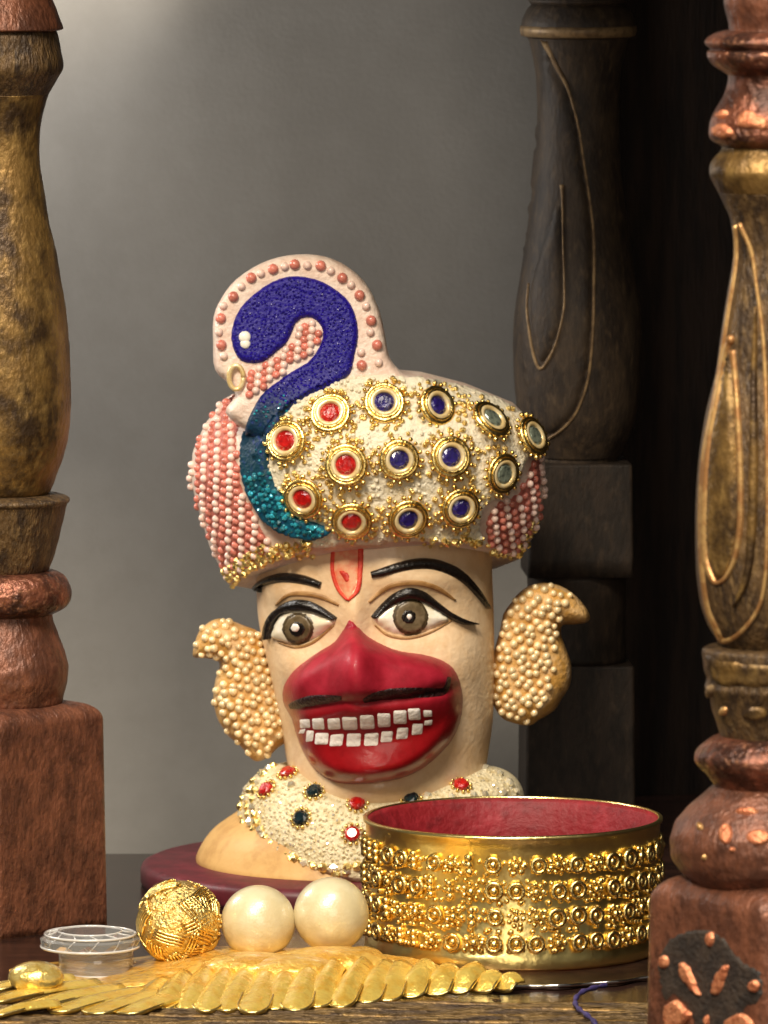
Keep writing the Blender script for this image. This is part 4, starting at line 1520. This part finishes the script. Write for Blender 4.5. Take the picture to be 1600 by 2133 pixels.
# core: a lumpy gold mound
v, f = [], []
n1, n2 = 90, 22
x0, x1 = W(20, 2000, YP).x, W(930, 2000, YP).x
for i in range(n1 + 1):
    t = i / n1
    x = x0 + (x1 - x0) * t
    wd = 1.75 * (math.sin(math.pi * min(1, t * 1.0) ** 0.8) ** 0.45 if 0 < t < 1 else 0.02)
    hg = 0.40 * (math.sin(math.pi * t) ** 0.5 if 0 < t < 1 else 0) * min(1, max(0, (t - 0.24) * 5)) + 0.03
    for j in range(n2 + 1):
        u = -1 + 2 * j / n2
        yy = YP - 0.2 + wd * u
        zz = ZF + 0.12 + hg * max(0, 1 - u * u) ** 0.5 + 0.035 * math.sin(x * 6 + u * 4) * math.sin(u * 7 + x * 2) * (1 - u * u)
        v.append(Vector((x, yy, zz)))
for i in range(n1):
    for j in range(n2):
        a = i * (n2 + 1) + j
        f.append((a, a + 1, a + n2 + 2, a + n2 + 1))
nt = len(v)
v += [Vector((p.x, p.y, ZF + 0.1)) for p in v]
for i in range(n1):
    f.append((i * (n2 + 1), (i + 1) * (n2 + 1), nt + (i + 1) * (n2 + 1), nt + i * (n2 + 1)))
    b2 = i * (n2 + 1) + n2
    f.append((b2, b2 + n2 + 1, nt + b2 + n2 + 1, nt + b2))
obj('core', v, f, M['amber'], br)


def petal_mesh(base, tip, width, arch, rise, m, rimpts=None):
    """rounded scallop from base to tip, arched across; rimpts collects its outer edge"""
    base, tip = Vector(base), Vector(tip)
    d = tip - base
    dh = Vector((d.x, d.y, 0)).normalized()
    side = Vector((-dh.y, dh.x, 0))
    v, f = [], []
    n, k = 16, 10
    L_, R_ = [], []
    for i in range(n + 1):
        t = math.sin(math.pi / 2 * i / n)
        wd = width * 0.5 * (0.85 + 0.15 * t) * (math.sqrt(max(0, 1 - max(0, (t - 0.84) / 0.16) ** 2.2)) if t < 1 else 0) + 0.012
        c = base + d * t + Vector((0, 0, rise * math.sin(math.pi * t)))
        for j in range(k + 1):
            u = -1 + 2 * j / k
            edge = 0.03 * max(0, abs(u) - 0.7) / 0.3
            v.append(c + side * (wd * u) + Vector((0, 0, arch * (1 - u * u) * (1 - 0.6 * max(0, t - 0.6) / 0.4) + edge)))
        if t > 0.5:
            L_.append(v[-(k + 1)])
            R_.append(v[-1])
    if rimpts is not None:
        rimpts.append(L_ + R_[::-1])
    for i in range(n):
        for j in range(k):
            a = i * (k + 1) + j
            f.append((a, a + 1, a + k + 2, a + k + 1))
    nn = len(v)
    v += [p - Vector((0, 0, 0.05)) for p in v]
    f += [tuple(nn + i for i in q[::-1]) for q in f]
    for i in range(n):
        for j in (0, k):
            a = i * (k + 1) + j
            f.append((a, a + k + 1, nn + a + k + 1, nn + a))
    for j in range(k):
        f.append((j, j + 1, nn + j + 1, nn + j))
        a = n * (k + 1) + j
        f.append((a, a + 1, nn + a + 1, nn + a))
    return v, f


RIMS = []


def floor_pt(px, py, h):
    d = ray(px, py)
    t = (ZF + h - CAM.z) / d.z
    return CAM + d * t


tips = [(-30, 2086), (60, 2098), (140, 2096), (215, 2110), (300, 2100), (372, 2112), (450, 2108), (520, 2114), (590, 2106), (660, 2104), (725, 2094), (795, 2094), (860, 2084), (925, 2082), (985, 2070), (1048, 2066)]
for (x, y, bx, by, wd_) in ((-30, 2064, 150, 2040, 0.6), (-30, 2090, 200, 2050, 0.6), (40, 2104, 250, 2060, 0.6), (-20, 2118, 120, 2094, 0.4), (110, 2110, 300, 2066, 0.6), (185, 2114, 345, 2070, 0.66), (250, 2114, 390, 2074, 0.7)):
    obj('petal', *petal_mesh(floor_pt(bx, by, 0.22), floor_pt(x, y, 0.12), wd_, 0.12, 0.05, None, RIMS), M['gold_leaf'], br)
tips = [(x, float(np.interp(x, [280, 450, 560, 700, 860, 1050], [2108, 2112, 2110, 2099, 2084, 2064])) + random.uniform(-5, 3)) for x in range(285, 1052, 47)]
for k, (x, y) in enumerate(tips):
    if x < 280:
        continue
    x, y = x + random.uniform(-6, 6), y
    tp = floor_pt(x, y, 0.10)
    lf = x < 310
    by = float(np.interp(x, [280, 420, 600, 800, 940, 1050], [2046, 2026, 2016, 2014, 2024, 2044]))
    bs = floor_pt(x + (70 if lf else 42) + random.uniform(-8, 8), by, 0.26 if lf else float(np.interp(x, [300, 600, 900, 1050], [0.35, 0.5, 0.45, 0.25])))
    obj('petal', *petal_mesh(bs, tp, random.uniform(0.52, 0.62), 0.12 if lf else random.uniform(0.14, 0.22), 0.04 if lf else 0.08, None, RIMS), M['gold_leaf'], br)
mb = MB()
for P in RIMS:
    mb.tube(P, 0.028, 5)
mb.build('rim', M['gold_polish'], br)
# amber seat under the pearls
v, f = [], []
s = Surf()if False else None
mb = MB()
for (x, w_, yc, hgt) in ((525, 1.0, 2012, 0.26), (690, 1.15, 2004, 0.30), (610, 0.9, 2018, 0.26), (755, 0.45, 2000, 0.25)):
    c = floor_pt(x, yc, 0.5)
    vv, ff = ICO[3]
    mb.add([c + Vector((p[0] * w_, p[1] * 0.8, p[2] * hgt)) for p in vv], ff)
mb.build('amber_seat', M['amber'], br)
# small greenish dome at the left end
c = floor_pt(75, 2036, 0.45)
mb = MB()
vv, ff = ICO[3]
mb.add([c + Vector((p[0] * 0.55, p[1] * 0.5, p[2] * 0.32)) for p in vv], ff)
mb.build('end_dome', mat('pale_gold', (244, 222, 140), (226, 190, 96), 3, rough=0.15, metal=0.6, coat=0.8, bump=0.5, bscale=6), br)
# pearls
PYC = -8.9


def ball_at(px, py, r_px, Y):
    return W(px, py, Y), r_px / ppu(Y)


for (x, y, r, lab) in ((538, 1921, 78, 'cream pearl next to the round gold wire bead'), (690, 1905, 79, 'cream pearl touching the gold studded bangle')):
    c, r1 = ball_at(x, y, r, PYC)
    o = obj('pearl', [c + Vector(p) * r1 for p in ICO[5][0]], ICO[5][1], M['pearl'], None, True, None, c)
    tag(o, lab, 'pearl', 'cream pearls in front of the idol')

# gold wire bead
c, r1 = ball_at(374, 1920, 92, PYC - 0.1)
gb = thing('gold_bead', 'round gold bead wrapped in fine wire, left of the pearls', 'bead', c - Vector((0, 0, r1)))
obj('core', [c + Vector(p) * (r1 * 0.94) for p in ICO[5][0]], ICO[5][1], M['gold_fine'], gb)
mb = MB()
for k in range(34):                                             # patches of parallel wires
    n0 = Vector((random.gauss(0, 1), random.gauss(0, 1), random.gauss(0, 1))).normalized()
    if n0.y > 0.5:
        continue
    t0 = n0.cross(Vector((random.gauss(0, 1), random.gauss(0, 1), random.gauss(0, 1)))).normalized()
    b0 = n0.cross(t0)
    ln = random.uniform(0.28, 0.5)
    for w_ in range(random.randint(3, 6)):
        off = (w_ - 2) * 0.085
        pts = []
        for s_ in range(7):
            u = -ln + 2 * ln * s_ / 6
            dd = (n0 + t0 * u + b0 * (off + 0.05 * math.sin(u * 4))).normalized()
            pts.append(c + dd * (r1 * 0.975))
        mb.tube(pts, 0.026, 6)
for k in range(150):
    n0 = Vector((random.gauss(0, 1), random.gauss(0, 1), random.gauss(0, 1))).normalized()
    mb.ball(c + n0 * r1 * 0.96, random.uniform(0.025, 0.05), 1)
mb.build('wire_wrap', M['gold'], gb, True, 'stuff')

# clear glass stud
gcen = W(190, 2020, -9.2)
gs = thing('glass_button', 'clear faceted glass button on a short round stem, on the gold brooch', 'button', (gcen.x, -9.2, gcen.z - 0.2))
ss = ppu(-9.2)


def facets(prof, n, cx, cy, tw=0.5):
    v, f = [], []
    for i, (r, z) in enumerate(prof):
        for k in range(n):
            a = 2 * math.pi * (k + (tw if i % 2 else 0)) / n
            v.append(Vector((cx + r * math.cos(a), cy + r * math.sin(a), z)))
    for i in range(len(prof) - 1):
        for k in range(n):
            a, b2 = i * n + k, i * n + (k + 1) % n
            if i % 2 == 0:
                f += [(a, b2, (i + 1) * n + k), (b2, (i + 1) * n + (k + 1) % n, (i + 1) * n + k)]
            else:
                f += [(a, b2, (i + 1) * n + (k + 1) % n), (a, (i + 1) * n + (k + 1) % n, (i + 1) * n + k)]
    f.append(tuple(range(n))[::-1])
    f.append(tuple((len(prof) - 1) * n + k for k in range(n)))
    return v, f


zt = lambda y: W(190, y, -9.2).z
obj('cut_top', *facets([(0.84, zt(1974)), (0.97, zt(1970)), (0.99, zt(1954)), (0.88, zt(1947)), (0.62, zt(1939))], 12, W(188, 1970, -9.2).x, -9.2), M['glass'], gs, False)
obj('stem', *facets([(0.74, zt(2026)), (0.74, zt(2022)), (0.74, zt(2000)), (0.74, zt(1974))], 20, W(200, 2010, -9.2).x, -9.2, 0), M['glass'], gs, True)

mb = MB()
for rr2, zz2, th2, cx2 in ((0.97, 1970, 0.028, 188), (0.89, 1945, 0.03, 188), (0.62, 1939, 0.022, 188), (0.74, 2023, 0.022, 200)):
    xx2 = W(cx2, 1970, -9.2).x
    mb.tube([(xx2 + rr2 * math.cos(t), -9.2 + rr2 * math.sin(t), zt(zz2)) for t in np.linspace(0, 2 * math.pi, 37)], th2, 6)
mb.build('edge', M['glass_highlight'], gs)  # pale rings stand in for highlights along the rims
mb = MB()
for k in range(12):
    a = 2 * math.pi * k / 12
    xx2 = W(188, 1970, -9.2).x
    mb.tube([(xx2 + 0.89 * math.cos(a + 0.26), -9.2 + 0.89 * math.sin(a + 0.26), zt(1946)), (xx2 + 0.62 * math.cos(a), -9.2 + 0.62 * math.sin(a), zt(1939))], 0.014, 5)
    mb.tube([(xx2 + 0.97 * math.cos(a), -9.2 + 0.97 * math.sin(a), zt(1970)), (xx2 + 0.89 * math.cos(a + 0.26), -9.2 + 0.89 * math.sin(a + 0.26), zt(1945))], 0.014, 5)
mb.build('facet_highlight', M['glass_highlight'], gs)  # pale bars stand in for highlights between the facets

# ================================================================== FRONT TRIM, THREAD
yt0, yt1 = floor_pt(800, 2072, 0).y, floor_pt(800, 2200, 0).y
tm = thing('front_trim', 'ribbed brown gilded trim strip along the front of the shelf', 'trim', (0, (yt0 + yt1) / 2, ZF))
mb = MB()
obj('trim_bed', [(-20, yt1, ZF + 0.004), (20, yt1, ZF + 0.004), (20, yt0 - 1.2, ZF + 0.004), (-20, yt0 - 1.2, ZF + 0.004), (-20, yt1, ZF + 0.03), (20, yt1, ZF + 0.03), (20, yt0 - 1.2, ZF + 0.03), (-20, yt0 - 1.2, ZF + 0.03)],
    [(0, 1, 2, 3), (4, 5, 6, 7), (0, 1, 5, 4), (1, 2, 6, 5), (2, 3, 7, 6), (3, 0, 4, 7)], M['trim'], tm, False)
k = 0
yy = yt0 - 1.5
while yy > yt1 + 0.2:
    pts = [(x, yy + 0.07 * math.sin(x * 1.3 + k * 2) + 0.04 * math.sin(x * 3.1 + k), ZF + 0.04 + 0.02 * math.sin(x * 2 + k)) for x in np.linspace(-19, 19, 90)]
    obj('rib', *tube(pts, 0.085 + 0.03 * (k % 2), 6), M['trim'] if k % 2 else M['brass'], tm)
    yy -= 0.34
    k += 1
pts = [floor_pt(x, y, h) for x, y, h in ((1262, 2052, 0.2), (1236, 2058, 0.25), (1210, 2068, 0.28), (1198, 2084, 0.22), (1204, 2100, 0.2), (1222, 2114, 0.22), (1240, 2132, 0.15), (1246, 2160, 0.12))]
pts = [Vector(p) for p in crom(pts, 6)]
th = obj('thread', *tube(pts, [0.045 + 0.015 * math.sin(i * 1.3) for i in range(len(pts))], 8), M['purple'])
tag(th, 'short purple thread curled on the ribbed trim near the bangle', 'thread')
